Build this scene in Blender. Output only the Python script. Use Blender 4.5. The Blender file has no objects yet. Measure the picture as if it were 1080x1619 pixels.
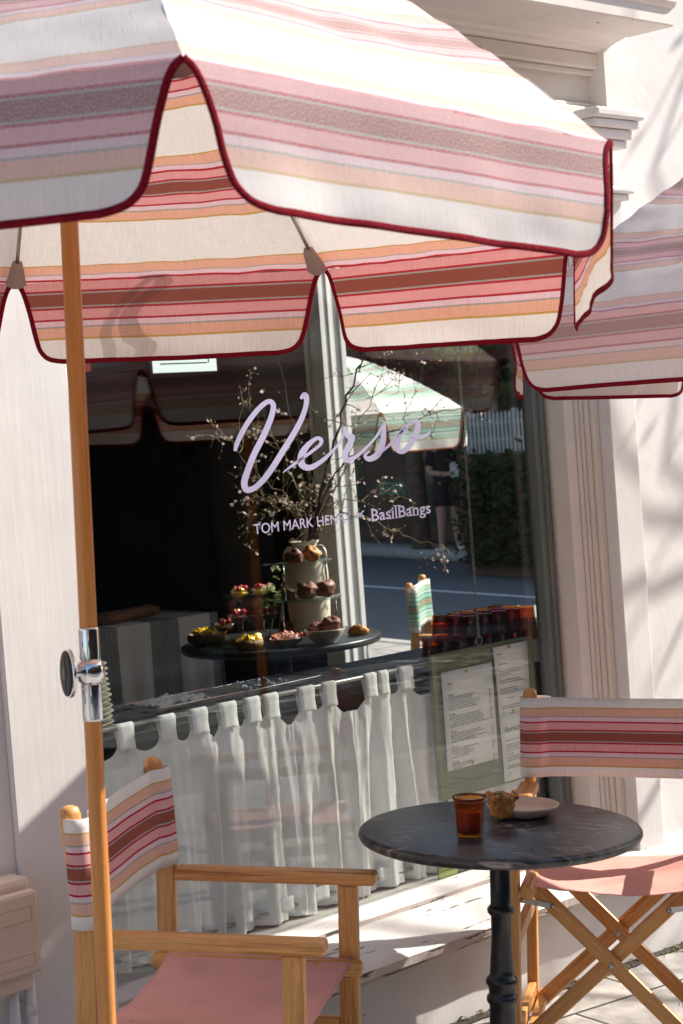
import bpy, math, random
from mathutils import Vector, Matrix
import mathutils
R_=math.radians
random.seed(7)
scn=bpy.context.scene
COL=scn.collection
# ---------------- camera ----------------
F=2850.0; AZ=R_(46.5); ROLL=R_(4.3); PITCH=-math.atan(119.5/F)
v0=Vector((math.cos(AZ),math.sin(AZ),0)); r0=Vector((math.sin(AZ),-math.cos(AZ),0)); zz=Vector((0,0,1))
VV=math.cos(PITCH)*v0+math.sin(PITCH)*zz; u0=math.cos(PITCH)*zz-math.sin(PITCH)*v0
RR=math.cos(ROLL)*r0-math.sin(ROLL)*u0; UU=math.sin(ROLL)*r0+math.cos(ROLL)*u0
CC=Vector((0,0,1.6))
cam_d=bpy.data.cameras.new('camera'); cam=bpy.data.objects.new('camera',cam_d); COL.objects.link(cam)
m3=Matrix((RR,UU,-VV)).transposed(); cam.matrix_world=Matrix.Translation(CC)@m3.to_4x4()
cam_d.sensor_fit='VERTICAL'; cam_d.sensor_height=36; cam_d.sensor_width=24; cam_d.lens=36*F/1619
cam_d.clip_start=.05; cam_d.clip_end=500
cam_d.dof.use_dof=True; cam_d.dof.focus_distance=4.3; cam_d.dof.aperture_fstop=11.0
scn.camera=cam
# ---------------- light ----------------
SUN_EL=R_(37.5); SUN_A=R_(18)     # elevation, angle out from the facade towards the street
sdir=Vector((math.cos(SUN_EL)*math.cos(SUN_A),-math.cos(SUN_EL)*math.sin(SUN_A),math.sin(SUN_EL)))
w=bpy.data.worlds.new('World'); scn.world=w; w.use_nodes=True
nt=w.node_tree; bg=nt.nodes['Background']; sky=nt.nodes.new('ShaderNodeTexSky'); sky.sky_type='NISHITA'; sky.sun_disc=False
sky.sun_elevation=SUN_EL; sky.sun_rotation=math.atan2(sdir.x,sdir.y); sky.air_density=1.0; sky.dust_density=1.5
nt.links.new(sky.outputs[0],bg.inputs[0]); bg.inputs[1].default_value=0.108
sl=bpy.data.lights.new('sun','SUN'); sl.energy=5.0; sl.angle=R_(.55); sl.color=(1,.94,.85)
so=bpy.data.objects.new('sun',sl); COL.objects.link(so); so.rotation_euler=sdir.to_track_quat('Z','Y').to_euler()
scn.view_settings.view_transform='Standard'; scn.view_settings.look='None'; scn.view_settings.exposure=0.86; scn.view_settings.gamma=1
try:
    scn.cycles.transparent_max_bounces=24; scn.cycles.max_bounces=10; scn.cycles.transmission_bounces=8
except Exception: pass
# pixel -> world helpers (used to measure where real planes are met)
def ray(px,py): return VV+RR*((px-540)/F)+UU*((809.5-py)/F)
def ony(px,py,y): q=ray(px,py); return CC+q*(y/q.y)
def onx(px,py,x): q=ray(px,py); return CC+q*(x/q.x)
def onz(px,py,z): q=ray(px,py); return CC+q*((z-1.6)/q.z)
def at(px,py,d): return CC+ray(px,py)*d
SX=-.0406; SY=.0385
NN=Vector((-SX,-SY,1)).normalized()
def gz(x,y): return SX*(x-2.9)+SY*(y-2.4)
def G(x,y,h=0): return Vector((x,y,gz(x,y)+h))
def frame(yaw,up=NN):
    X=Vector((math.cos(yaw),math.sin(yaw),0)); X=(X-up*X.dot(up)).normalized(); Y=up.cross(X)
    return Matrix((X,Y,up)).transposed().to_4x4()
# ---------------- materials ----------------
def newmat(name):
    m=bpy.data.materials.new(name); m.use_nodes=True; n=m.node_tree; n.nodes.clear()
    o=n.nodes.new('ShaderNodeOutputMaterial'); return m,n,o
def nd(n,t,**k):
    x=n.nodes.new(t)
    for a,b in k.items():
        if a.startswith('i_'):
            key=a[2:]; key=int(key) if key.isdigit() else key.replace('_',' ')
            x.inputs[key].default_value=b
        else: setattr(x,a,b)
    return x
def lerp_(a,b,t): return a+(b-a)*t
def c4(c): return (c[0],c[1],c[2],1)
def ramp(n,fac,stops,interp='LINEAR'):
    r=n.nodes.new('ShaderNodeValToRGB'); r.color_ramp.interpolation=interp
    e=r.color_ramp.elements
    while len(e)>1: e.remove(e[-1])
    e[0].position=stops[0][0]; e[0].color=c4(stops[0][1])
    for p,c in stops[1:]:
        q=e.new(p); q.color=c4(c)
    if fac is not None: n.links.new(fac,r.inputs[0])
    return r
def pmat(name,col,rough=.5,metal=0,var=.12,scale=8,bump=0,bscale=40,spec=.5,coat=0,col2=None,stretch=None,detail=4):
    m,n,o=newmat(name); b=nd(n,'ShaderNodeBsdfPrincipled'); n.links.new(b.outputs[0],o.inputs[0])
    b.inputs['Roughness'].default_value=rough; b.inputs['Metallic'].default_value=metal
    b.inputs['Specular IOR Level'].default_value=spec; b.inputs['Coat Weight'].default_value=coat
    tc=nd(n,'ShaderNodeTexCoord'); mp=nd(n,'ShaderNodeMapping'); n.links.new(tc.outputs['Object'],mp.inputs[0])
    if stretch: mp.inputs['Scale'].default_value=stretch
    no=nd(n,'ShaderNodeTexNoise'); no.inputs['Scale'].default_value=scale; no.inputs['Detail'].default_value=detail; n.links.new(mp.outputs[0],no.inputs[0])
    a=[min(1,x*(1-var)) for x in col]; c=[min(1,x*(1+var)) for x in (col2 or col)]
    r=ramp(n,no.outputs[0],[(.3,a),(.7,c)]); n.links.new(r.outputs[0],b.inputs['Base Color'])
    if bump:
        n2=nd(n,'ShaderNodeTexNoise'); n2.inputs['Scale'].default_value=bscale; n2.inputs['Detail'].default_value=5; n.links.new(mp.outputs[0],n2.inputs[0])
        bp=nd(n,'ShaderNodeBump'); bp.inputs['Strength'].default_value=bump; bp.inputs['Distance'].default_value=.005
        n.links.new(n2.outputs[0],bp.inputs['Height']); n.links.new(bp.outputs[0],b.inputs['Normal'])
    return m
WH=(.84,.82,.79)
def stripe_mat(name,pal,G_=.175,WB=.115,hem=.05,transl=.25,lift=.27):
    """UV.y = metres from the hem; bands repeat every G_+WB metres"""
    m,n,o=newmat(name)
    white,gold,peach,grey,lilac,red,pink,brown=pal
    P=G_+WB
    half=[(0,gold),(.022,peach),(.15,grey),(.168,lilac),(.232,red),(.262,pink),(.378,red),(.406,grey),(.425,brown)]
    full=half+[(.575,grey),(.594,red),(.622,pink),(.738,red),(.768,lilac),(.832,grey),(.85,peach),(.978,gold)]
    stops=[(p*G_/P,c) for p,c in full]+[(G_/P,white)]
    uv=nd(n,'ShaderNodeUVMap'); sep=nd(n,'ShaderNodeSeparateXYZ'); n.links.new(uv.outputs[0],sep.inputs[0])
    # tiny weave wobble on the band edges
    mpw=nd(n,'ShaderNodeMapping'); mpw.inputs['Scale'].default_value=(900,120,1); n.links.new(uv.outputs[0],mpw.inputs[0])
    nw=nd(n,'ShaderNodeTexNoise'); nw.inputs['Scale'].default_value=1; nw.inputs['Detail'].default_value=2; n.links.new(mpw.outputs[0],nw.inputs[0])
    ms=nd(n,'ShaderNodeMath',operation='MULTIPLY_ADD'); n.links.new(nw.outputs[0],ms.inputs[0]); ms.inputs[1].default_value=.0022; n.links.new(sep.outputs[1],ms.inputs[2])
    s=nd(n,'ShaderNodeMath',operation='SUBTRACT'); n.links.new(ms.outputs[0],s.inputs[0]); s.inputs[1].default_value=hem+.0011
    d=nd(n,'ShaderNodeMath',operation='DIVIDE'); n.links.new(s.outputs[0],d.inputs[0]); d.inputs[1].default_value=P
    f=nd(n,'ShaderNodeMath',operation='FRACT'); n.links.new(d.outputs[0],f.inputs[0])
    r=ramp(n,f.outputs[0],stops,'CONSTANT')
    # thread texture: vertical and horizontal threads
    def thr(sx,sy,lo,hi):
        mp=nd(n,'ShaderNodeMapping'); mp.inputs['Scale'].default_value=(sx,sy,1); n.links.new(uv.outputs[0],mp.inputs[0])
        t=nd(n,'ShaderNodeTexNoise'); t.inputs['Scale'].default_value=1; t.inputs['Detail'].default_value=3; n.links.new(mp.outputs[0],t.inputs[0])
        q=ramp(n,t.outputs[0],[(.3,(lo,)*3),(.7,(hi,)*3)]); return q,t
    a,ta=thr(900,22,.86,1.06); b2,tb=thr(20,900,.93,1.04)
    mx=nd(n,'ShaderNodeMix',data_type='RGBA',blend_type='MULTIPLY'); mx.inputs[0].default_value=1
    n.links.new(r.outputs[0],mx.inputs[6]); n.links.new(a.outputs[0],mx.inputs[7])
    mx2=nd(n,'ShaderNodeMix',data_type='RGBA',blend_type='MULTIPLY'); mx2.inputs[0].default_value=1
    n.links.new(mx.outputs[2],mx2.inputs[6]); n.links.new(b2.outputs[0],mx2.inputs[7])
    di=nd(n,'ShaderNodeBsdfDiffuse'); tr=nd(n,'ShaderNodeBsdfTranslucent'); mix=nd(n,'ShaderNodeMixShader'); mix.inputs[0].default_value=transl
    lt=nd(n,'ShaderNodeMix',data_type='RGBA'); fm_=nd(n,'ShaderNodeMapping'); fm_.inputs['Scale'].default_value=(650,420,1); n.links.new(uv.outputs[0],fm_.inputs[0]); fn=nd(n,'ShaderNodeTexNoise'); fn.inputs['Scale'].default_value=1; fn.inputs['Detail'].default_value=3; n.links.new(fm_.outputs[0],fn.inputs[0]); fr_=ramp(n,fn.outputs[0],[(.38,(lift*.35,)*3),(.64,(lift*1.75,)*3)]); gg=nd(n,'ShaderNodeNewGeometry'); fa=nd(n,'ShaderNodeMath',operation='MULTIPLY_ADD'); n.links.new(gg.outputs['Backfacing'],fa.inputs[0]); fa.inputs[1].default_value=.8; fa.inputs[2].default_value=.2; fb_=nd(n,'ShaderNodeMath',operation='MULTIPLY'); n.links.new(fr_.outputs[0],fb_.inputs[0]); n.links.new(fa.outputs[0],fb_.inputs[1]); n.links.new(fb_.outputs[0],lt.inputs[0]); n.links.new(mx2.outputs[2],lt.inputs[6]); lt.inputs[7].default_value=(.86,.77,.755,1); n.links.new(lt.outputs[2],di.inputs[0])  # paler tint, mostly on backfaces: outer fading plus sunlit sheen put into the colour
    g=nd(n,'ShaderNodeGamma'); g.inputs[1].default_value=1.6; n.links.new(mx2.outputs[2],g.inputs[0]); 
    wm=nd(n,'ShaderNodeMix',data_type='RGBA',blend_type='MULTIPLY'); wm.inputs[0].default_value=1; n.links.new(g.outputs[0],wm.inputs[6]); wm.inputs[7].default_value=(.98,.93,.92,1)
    n.links.new(wm.outputs[2],tr.inputs[0])
    bp=nd(n,'ShaderNodeBump'); bp.inputs['Strength'].default_value=.25; bp.inputs['Distance'].default_value=.002; n.links.new(ta.outputs[0],bp.inputs['Height'])
    n.links.new(bp.outputs[0],di.inputs['Normal'])
    n.links.new(di.outputs[0],mix.inputs[1]); n.links.new(tr.outputs[0],mix.inputs[2]); n.links.new(mix.outputs[0],o.inputs[0])
    return m
RED=(.50,.02,.05)
PINKPAL=(WH,(.62,.42,.13),(.80,.50,.38),(.42,.42,.39),(.80,.62,.66),RED,(.78,.42,.42),(.34,.105,.075))
GRNPAL=(WH,(.5,.45,.2),(.45,.68,.56),(.3,.4,.36),(.6,.78,.7),(.05,.22,.17),(.35,.62,.5),(.38,.34,.22))
M={}
M['stripe']=stripe_mat('striped canvas',PINKPAL,G_=.163,WB=.112,hem=.045,lift=.42)
M['stripe_chair']=stripe_mat('striped chair canvas',PINKPAL,G_=.158,WB=.11,hem=.026,transl=.2,lift=.05)
M['green']=stripe_mat('green striped canvas',GRNPAL,G_=.16,WB=.14,hem=.05)
M['green_chair']=stripe_mat('green striped chair canvas',GRNPAL,G_=.158,WB=.11,hem=.026,transl=.25)
M['cloth_g']=stripe_mat('green striped cloth',((.75,.70,.64),(.3,.2,.1),(.10,.13,.11),(.05,.06,.06),(.12,.16,.13),(.02,.04,.035),(.09,.14,.11),(.05,.08,.07)),G_=.16,WB=.18,hem=.05,transl=.1)
def cloth(name,col,transl=.2,rough=.9):
    m,n,o=newmat(name); uv=nd(n,'ShaderNodeTexCoord')
    t=nd(n,'ShaderNodeTexNoise'); t.inputs['Scale'].default_value=260; t.inputs['Detail'].default_value=2; n.links.new(uv.outputs['Object'],t.inputs[0])
    t2=nd(n,'ShaderNodeTexNoise'); t2.inputs['Scale'].default_value=9; t2.inputs['Detail'].default_value=4; n.links.new(uv.outputs['Object'],t2.inputs[0])
    ad=nd(n,'ShaderNodeMath',operation='ADD'); n.links.new(t.outputs[0],ad.inputs[0]); n.links.new(t2.outputs[0],ad.inputs[1])
    r=ramp(n,ad.outputs[0],[(.6,[x*.88 for x in col]),(1.0,[min(1,x*1.1) for x in col])]); 
    di=nd(n,'ShaderNodeBsdfDiffuse'); tr=nd(n,'ShaderNodeBsdfTranslucent'); mix=nd(n,'ShaderNodeMixShader'); mix.inputs[0].default_value=transl
    bp=nd(n,'ShaderNodeBump'); bp.inputs['Strength'].default_value=.15; bp.inputs['Distance'].default_value=.001; n.links.new(t.outputs[0],bp.inputs['Height']); n.links.new(bp.outputs[0],di.inputs['Normal'])
    for s in (di,tr): n.links.new(r.outputs[0],s.inputs[0])
    n.links.new(di.outputs[0],mix.inputs[1]); n.links.new(tr.outputs[0],mix.inputs[2]); n.links.new(mix.outputs[0],o.inputs[0]); return m
M['seat']=cloth('pink seat canvas',(.70,.36,.31),.12)
M['seat_w']=cloth('cream seat canvas',(.7,.68,.62),.15)
M['binding']=pmat('dark red binding',(.22,.008,.018),.95,var=.35,scale=260,spec=.08,bump=.8,bscale=500)
M['curtain']=cloth('linen curtain',(.93,.96,.92),.17)
M['pocket']=cloth('faded pocket canvas',(.42,.30,.26),.2)
M['strap']=cloth('strap webbing',(.5,.42,.38),.05)
def wood(name,c1,c2,rough=.42,sc=(2.2,55)):
    m,n,o=newmat(name); b=nd(n,'ShaderNodeBsdfPrincipled'); n.links.new(b.outputs[0],o.inputs[0])
    uv=nd(n,'ShaderNodeUVMap'); mp=nd(n,'ShaderNodeMapping'); mp.inputs['Scale'].default_value=(sc[0],sc[1],1); n.links.new(uv.outputs[0],mp.inputs[0])
    t=nd(n,'ShaderNodeTexNoise'); t.inputs['Scale'].default_value=1; t.inputs['Detail'].default_value=5; t.inputs['Distortion'].default_value=.6; n.links.new(mp.outputs[0],t.inputs[0])
    mp2=nd(n,'ShaderNodeMapping'); mp2.inputs['Scale'].default_value=(sc[0]*6,sc[1]*9,1); n.links.new(uv.outputs[0],mp2.inputs[0])
    t2=nd(n,'ShaderNodeTexNoise'); t2.inputs['Scale'].default_value=1; t2.inputs['Detail'].default_value=3; n.links.new(mp2.outputs[0],t2.inputs[0])
    ad=nd(n,'ShaderNodeMath',operation='MULTIPLY_ADD'); n.links.new(t2.outputs[0],ad.inputs[0]); ad.inputs[1].default_value=.35; n.links.new(t.outputs[0],ad.inputs[2])
    mid=[(a+b_)/2 for a,b_ in zip(c1,c2)]
    r=ramp(n,ad.outputs[0],[(.48,c1),(.60,mid),(.66,c2),(.72,mid),(.86,c2)]); n.links.new(r.outputs[0],b.inputs['Base Color'])
    b.inputs['Roughness'].default_value=rough
    bp=nd(n,'ShaderNodeBump'); bp.inputs['Strength'].default_value=.2; bp.inputs['Distance'].default_value=.001; n.links.new(ad.outputs[0],bp.inputs['Height']); n.links.new(bp.outputs[0],b.inputs['Normal'])
    return m
M['wood']=wood('oiled ash wood',(.33,.125,.028),(.70,.35,.11))
M['polewood']=wood('varnished pole wood',(.40,.145,.03),(.62,.26,.065),rough=.33,sc=(1.6,42))
M['chrome']=pmat('chrome',(.75,.75,.76),.08,1,var=.03)
M['steel']=pmat('brushed steel',(.45,.45,.44),.3,1,var=.08,scale=60)
M['alu']=pmat('grey rod',(.42,.41,.38),.35,.6)
M['black']=pmat('black plastic',(.006,.006,.007),.6,var=.1)
M['iron']=pmat('black painted iron',(.009,.0095,.011),.3,var=.2,bump=.25,bscale=25)
M['brass']=pmat('brass pin',(.55,.38,.12),.3,1)
M['meter']=pmat('beige plastic box',(.70,.56,.46),.5,var=.04,bump=.1,bscale=150)
M['pvc']=pmat('grey white conduit',(.66,.65,.65),.45,var=.05)
def marble():
    m,n,o=newmat('dark grey marble'); b=nd(n,'ShaderNodeBsdfPrincipled'); n.links.new(b.outputs[0],o.inputs[0])
    tc=nd(n,'ShaderNodeTexCoord'); P_=tc.outputs['Object']
    t=nd(n,'ShaderNodeTexNoise'); t.inputs['Scale'].default_value=13; t.inputs['Detail'].default_value=11; t.inputs['Distortion'].default_value=1.6; t.inputs['Roughness'].default_value=.7; n.links.new(P_,t.inputs[0])
    base=ramp(n,t.outputs[0],[(.36,(.012,.012,.014)),(.47,(.032,.031,.033)),(.56,(.066,.062,.060)),(.68,(.17,.15,.14))])
    vm=nd(n,'ShaderNodeMapping'); vm.inputs['Scale'].default_value=(3.2,1,1); vm.inputs['Rotation'].default_value=(0,0,.5); n.links.new(P_,vm.inputs[0]); v=nd(n,'ShaderNodeTexNoise'); v.inputs['Scale'].default_value=4.2; v.inputs['Detail'].default_value=4; v.inputs['Distortion'].default_value=.5; n.links.new(vm.outputs[0],v.inputs[0])
    vr=ramp(n,v.outputs[0],[(.488,(0,0,0)),(.5,(1,1,1)),(.512,(0,0,0))])
    w2=nd(n,'ShaderNodeTexNoise'); w2.inputs['Scale'].default_value=5; n.links.new(P_,w2.inputs[0]); wr=ramp(n,w2.outputs[0],[(.48,(0,0,0)),(.56,(.9,.9,.9))])
    mu=nd(n,'ShaderNodeMath',operation='MULTIPLY'); n.links.new(vr.outputs[0],mu.inputs[0]); n.links.new(wr.outputs[0],mu.inputs[1])
    mx=nd(n,'ShaderNodeMix',data_type='RGBA'); n.links.new(mu.outputs[0],mx.inputs[0]); n.links.new(base.outputs[0],mx.inputs[6]); mx.inputs[7].default_value=(.34,.28,.25,1)
    n.links.new(mx.outputs[2],b.inputs['Base Color'])
    rr=ramp(n,t.outputs[0],[(.3,(.24,)*3),(.7,(.42,)*3)]); n.links.new(rr.outputs[0],b.inputs['Roughness']); return m
M['marble']=marble()
def chipped(name,col=(.745,.722,.705),thr=.66,streak=(2,22,22),bump=.3,grime=.1,chip=(.02,.018,.017),small=30):
    m,n,o=newmat(name); b=nd(n,'ShaderNodeBsdfPrincipled'); n.links.new(b.outputs[0],o.inputs[0]); b.inputs['Roughness'].default_value=.55
    tc=nd(n,'ShaderNodeTexCoord'); mp=nd(n,'ShaderNodeMapping'); mp.inputs['Scale'].default_value=streak; n.links.new(tc.outputs['Object'],mp.inputs[0])
    t=nd(n,'ShaderNodeTexNoise'); t.inputs['Scale'].default_value=2.2; t.inputs['Detail'].default_value=6; t.inputs['Roughness'].default_value=.65; n.links.new(mp.outputs[0],t.inputs[0])
    cr=ramp(n,t.outputs[0],[(thr,(0,0,0)),(thr+.012,(1,1,1))])
    sp=nd(n,'ShaderNodeTexNoise'); sp.inputs['Scale'].default_value=small; sp.inputs['Detail'].default_value=2; n.links.new(tc.outputs['Object'],sp.inputs[0])
    sr=ramp(n,sp.outputs[0],[(.775,(0,0,0)),(.785,(1,1,1))])
    ad=nd(n,'ShaderNodeMath',operation='MAXIMUM'); n.links.new(cr.outputs[0],ad.inputs[0]); n.links.new(sr.outputs[0],ad.inputs[1])
    g=nd(n,'ShaderNodeTexNoise'); g.inputs['Scale'].default_value=3.5; g.inputs['Detail'].default_value=8; g.inputs['Roughness'].default_value=.6; n.links.new(tc.outputs['Object'],g.inputs[0])
    gr=ramp(n,g.outputs[0],[(.3,[c*(1-grime) for c in col]),(.62,col)])
    mx=nd(n,'ShaderNodeMix',data_type='RGBA'); n.links.new(ad.outputs[0],mx.inputs[0]); n.links.new(gr.outputs[0],mx.inputs[6]); mx.inputs[7].default_value=c4(chip)
    n.links.new(mx.outputs[2],b.inputs['Base Color'])
    mb=nd(n,'ShaderNodeMapping'); mb.inputs['Scale'].default_value=(90,90,5); n.links.new(tc.outputs['Object'],mb.inputs[0])
    br=nd(n,'ShaderNodeTexNoise'); br.inputs['Scale'].default_value=1; br.inputs['Detail'].default_value=3; n.links.new(mb.outputs[0],br.inputs[0])
    su=nd(n,'ShaderNodeMath',operation='MULTIPLY_ADD'); n.links.new(ad.outputs[0],su.inputs[0]); su.inputs[1].default_value=-1.2; n.links.new(br.outputs[0],su.inputs[2])
    bp=nd(n,'ShaderNodeBump'); bp.inputs['Strength'].default_value=bump; bp.inputs['Distance'].default_value=.002; n.links.new(su.outputs[0],bp.inputs['Height']); n.links.new(bp.outputs[0],b.inputs['Normal'])
    return m
M['paint']=chipped('old white painted timber',thr=.775,streak=(16,16,1.1),bump=.24,grime=.15)
M['paint_mould']=chipped('cream painted moulding',col=(.76,.69,.62),thr=.76,streak=(30,30,1.6),bump=.25)
M['paint_sill']=chipped('weathered sill paint',col=(.64,.60,.575),thr=.625,streak=(2.4,20,20),bump=.5,grime=.14)
M['paint_edge']=chipped('worn sill edge paint',col=(.68,.60,.55),thr=.565,streak=(3,26,26),bump=.7,grime=.3,chip=(.10,.085,.07))
M['paint_up']=chipped('aged cream cornice paint',col=(.74,.69,.63),thr=.80,streak=(3,20,20),grime=.12)
def stucco():
    m,n,o=newmat('white rendered wall'); b=nd(n,'ShaderNodeBsdfPrincipled'); n.links.new(b.outputs[0],o.inputs[0]); b.inputs['Roughness'].default_value=.8
    tc=nd(n,'ShaderNodeTexCoord')
    t=nd(n,'ShaderNodeTexNoise'); t.inputs['Scale'].default_value=4; t.inputs['Detail'].default_value=8; n.links.new(tc.outputs['Object'],t.inputs[0])
    r=ramp(n,t.outputs[0],[(.3,(.68,.65,.63)),(.65,(.77,.74,.72))]); n.links.new(r.outputs[0],b.inputs['Base Color'])
    t2=nd(n,'ShaderNodeTexNoise'); t2.inputs['Scale'].default_value=9; t2.inputs['Detail'].default_value=9; t2.inputs['Roughness'].default_value=.62; t2.inputs['Distortion'].default_value=1; n.links.new(tc.outputs['Object'],t2.inputs[0])
    v=nd(n,'ShaderNodeTexVoronoi',feature='DISTANCE_TO_EDGE'); v.inputs['Scale'].default_value=2.3; n.links.new(tc.outputs['Object'],v.inputs[0])
    vr=ramp(n,v.outputs[0],[(0,(0,0,0)),(.012,(1,1,1))])
    ad=nd(n,'ShaderNodeMath',operation='MULTIPLY_ADD'); n.links.new(vr.outputs[0],ad.inputs[0]); ad.inputs[1].default_value=.12; n.links.new(t2.outputs[0],ad.inputs[2])
    bp=nd(n,'ShaderNodeBump'); bp.inputs['Strength'].default_value=.28; bp.inputs['Distance'].default_value=.006; n.links.new(ad.outputs[0],bp.inputs['Height']); n.links.new(bp.outputs[0],b.inputs['Normal']); return m
M['stucco']=stucco()
M['greyframe']=pmat('grey green painted frame',(.14,.155,.145),.4,var=.12,scale=6,bump=.15,bscale=30)
def glassmat(name,tint=(1,1,1),ior=1.5,boost=1.0,rough=0.0):
    m,n,o=newmat(name); t=nd(n,'ShaderNodeBsdfTransparent'); t.inputs[0].default_value=c4(tint); g=nd(n,'ShaderNodeBsdfGlossy'); g.inputs['Roughness'].default_value=rough
    f=nd(n,'ShaderNodeFresnel'); ge=nd(n,'ShaderNodeNewGeometry'); fm=nd(n,'ShaderNodeMath',operation='MULTIPLY_ADD'); n.links.new(ge.outputs['Backfacing'],fm.inputs[0]); fm.inputs[1].default_value=1/ior-ior; fm.inputs[2].default_value=ior; n.links.new(fm.outputs[0],f.inputs[0]); mu=nd(n,'ShaderNodeMath',operation='MULTIPLY',use_clamp=True); n.links.new(f.outputs[0],mu.inputs[0]); mu.inputs[1].default_value=boost
    x=nd(n,'ShaderNodeMixShader'); n.links.new(mu.outputs[0],x.inputs[0]); n.links.new(t.outputs[0],x.inputs[1]); n.links.new(g.outputs[0],x.inputs[2]); n.links.new(x.outputs[0],o.inputs[0]); return m
M['pane']=glassmat('shop window glass',(.965,.985,.97),1.5,1.35)
M['clear']=glassmat('clear thin glass',(.93,.95,.94),1.5,1.2)
M['clear_edge']=glassmat('glass shelf edge',(.75,.85,.8),1.5,1.6)
M['amber']=glassmat('amber glass',(.74,.39,.08),1.5,1.1)
M['amber_d']=glassmat('dark amber glass',(.90,.56,.16),1.5,1.2)
M['amber_lip']=glassmat('amber glass lip',(.55,.42,.04),1.5,1.1)
def liquid():
    m,n,o=newmat('dark tea'); b=nd(n,'ShaderNodeBsdfPrincipled'); n.links.new(b.outputs[0],o.inputs[0]); b.inputs['Base Color'].default_value=(.34,.10,.015,1); b.inputs['Roughness'].default_value=.1; return m
M['tea']=liquid()
M['lilac']=pmat('pale lilac window lettering',(.47,.43,.61),.6,var=.03)
M['board']=pmat('olive linen board',(.15,.165,.078),.8,var=.12,scale=14,bump=.3,bscale=220)
M['paper']=pmat('menu paper',(.82,.84,.83),.7,var=.03)
M['ink']=pmat('grey ink',(.13,.14,.16),.8,var=.05)
M['plate']=pmat('tan stoneware',(.64,.45,.32),.35,var=.06,scale=30)
M['cream_plate']=pmat('cream stoneware',(.50,.47,.36),.35,var=.1,scale=30)
M['pastry']=pmat('baked pastry',(.55,.24,.06),.55,var=.45,scale=45,bump=.8,bscale=60)
M['choc']=pmat('chocolate pastry',(.20,.075,.045),.5,var=.5,scale=40,bump=.8,bscale=60)
M['croissant']=pmat('golden croissant',(.60,.26,.05),.4,var=.4,scale=30,bump=.6,bscale=50)
M['greens']=pmat('green filling',(.05,.09,.01),.5,var=.5,scale=60)
M['rasp']=pmat('raspberry',(.60,.012,.05),.4,var=.3,scale=200,bump=.8,bscale=350)
M['pine']=pmat('pineapple flesh',(.95,.62,.03),.35,var=.15,scale=60)
M['rind']=pmat('pineapple rind',(.22,.11,.02),.6,var=.6,scale=70,bump=1,bscale=90)
M['ham']=pmat('pink fruit pieces',(.72,.26,.20),.4,var=.35,scale=60)
M['jar']=pmat('cream glazed stoneware jar',(.76,.69,.56),.35,var=.12,scale=5)
M['darktop']=pmat('black tabletop',(.018,.02,.022),.35,var=.3,scale=10)
M['bark']=pmat('dark twig bark',(.035,.024,.016),.8,var=.4,scale=80)
M['twig']=pmat('pale twig bark',(.20,.16,.08),.8,var=.4,scale=80)
M['petal']=cloth('blossom petals',(.85,.70,.66),.4)
M['bud']=pmat('orange buds',(.42,.22,.04),.6,var=.4,scale=200)
M['palegreen']=cloth('pale green petals',(.55,.62,.36),.3)
M['leaf']=cloth('small green leaves',(.25,.32,.10),.4)
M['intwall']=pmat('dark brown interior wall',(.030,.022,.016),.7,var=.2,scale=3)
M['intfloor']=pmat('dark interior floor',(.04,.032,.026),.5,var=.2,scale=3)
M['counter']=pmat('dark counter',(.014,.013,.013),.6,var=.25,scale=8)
M['intframe']=pmat('white inner window frame',(.84,.84,.82),.5,var=.05,scale=6)
M['asphalt']=pmat('asphalt',(.15,.15,.155),.85,var=.22,scale=30,bump=.6,bscale=120)
M['line']=pmat('white road line',(.72,.72,.70),.7,var=.12,scale=12)
M['kerb']=pmat('kerb stone',(.38,.36,.34),.8,var=.15,scale=12)
M['farwall']=pmat('dark slate facade',(.045,.047,.055),.7,var=.25,scale=1.5)
M['farbrick']=pmat('dark brick',(.12,.06,.04),.8,var=.3,scale=5)
M['dullwhite']=pmat('weathered white paint',(.42,.42,.41),.8,var=.15)
M['white']=pmat('white paint',(.78,.78,.76),.6,var=.05)
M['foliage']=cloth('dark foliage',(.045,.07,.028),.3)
M['foliage2']=cloth('paler foliage',(.09,.12,.04),.3)  # paler green than the dark foliage
M['trunk']=pmat('tree bark',(.14,.10,.07),.9,var=.35,scale=12,bump=1,bscale=30)
M['skin']=pmat('skin',(.52,.30,.22),.55,var=.05)
M['tee']=pmat('black t shirt',(.015,.015,.017),.85)
M['hair']=pmat('dark hair',(.02,.013,.01),.6)
M['sign_g']=pmat('yellow green sign',(.30,.42,.05),.5,var=.08)
M['sign_y']=pmat('yellow lettering',(.75,.68,.2),.5)
M['redsign']=pmat('red plastic sign',(.65,.04,.03),.4)
M['terracotta']=pmat('crusty brown loaf',(.33,.13,.06),.7,var=.4,scale=25,bump=.6,bscale=50)
M['stain']=pmat('dark brass screw',(.1,.07,.04),.4,.8)
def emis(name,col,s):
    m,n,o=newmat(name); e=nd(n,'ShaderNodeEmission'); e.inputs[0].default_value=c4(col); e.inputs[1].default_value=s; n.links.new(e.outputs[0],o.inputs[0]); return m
M['reflection_glow']=emis('glowing reflection stand-in',(.9,1,.96),.62)  # added glow standing in for a reflected white board
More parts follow.
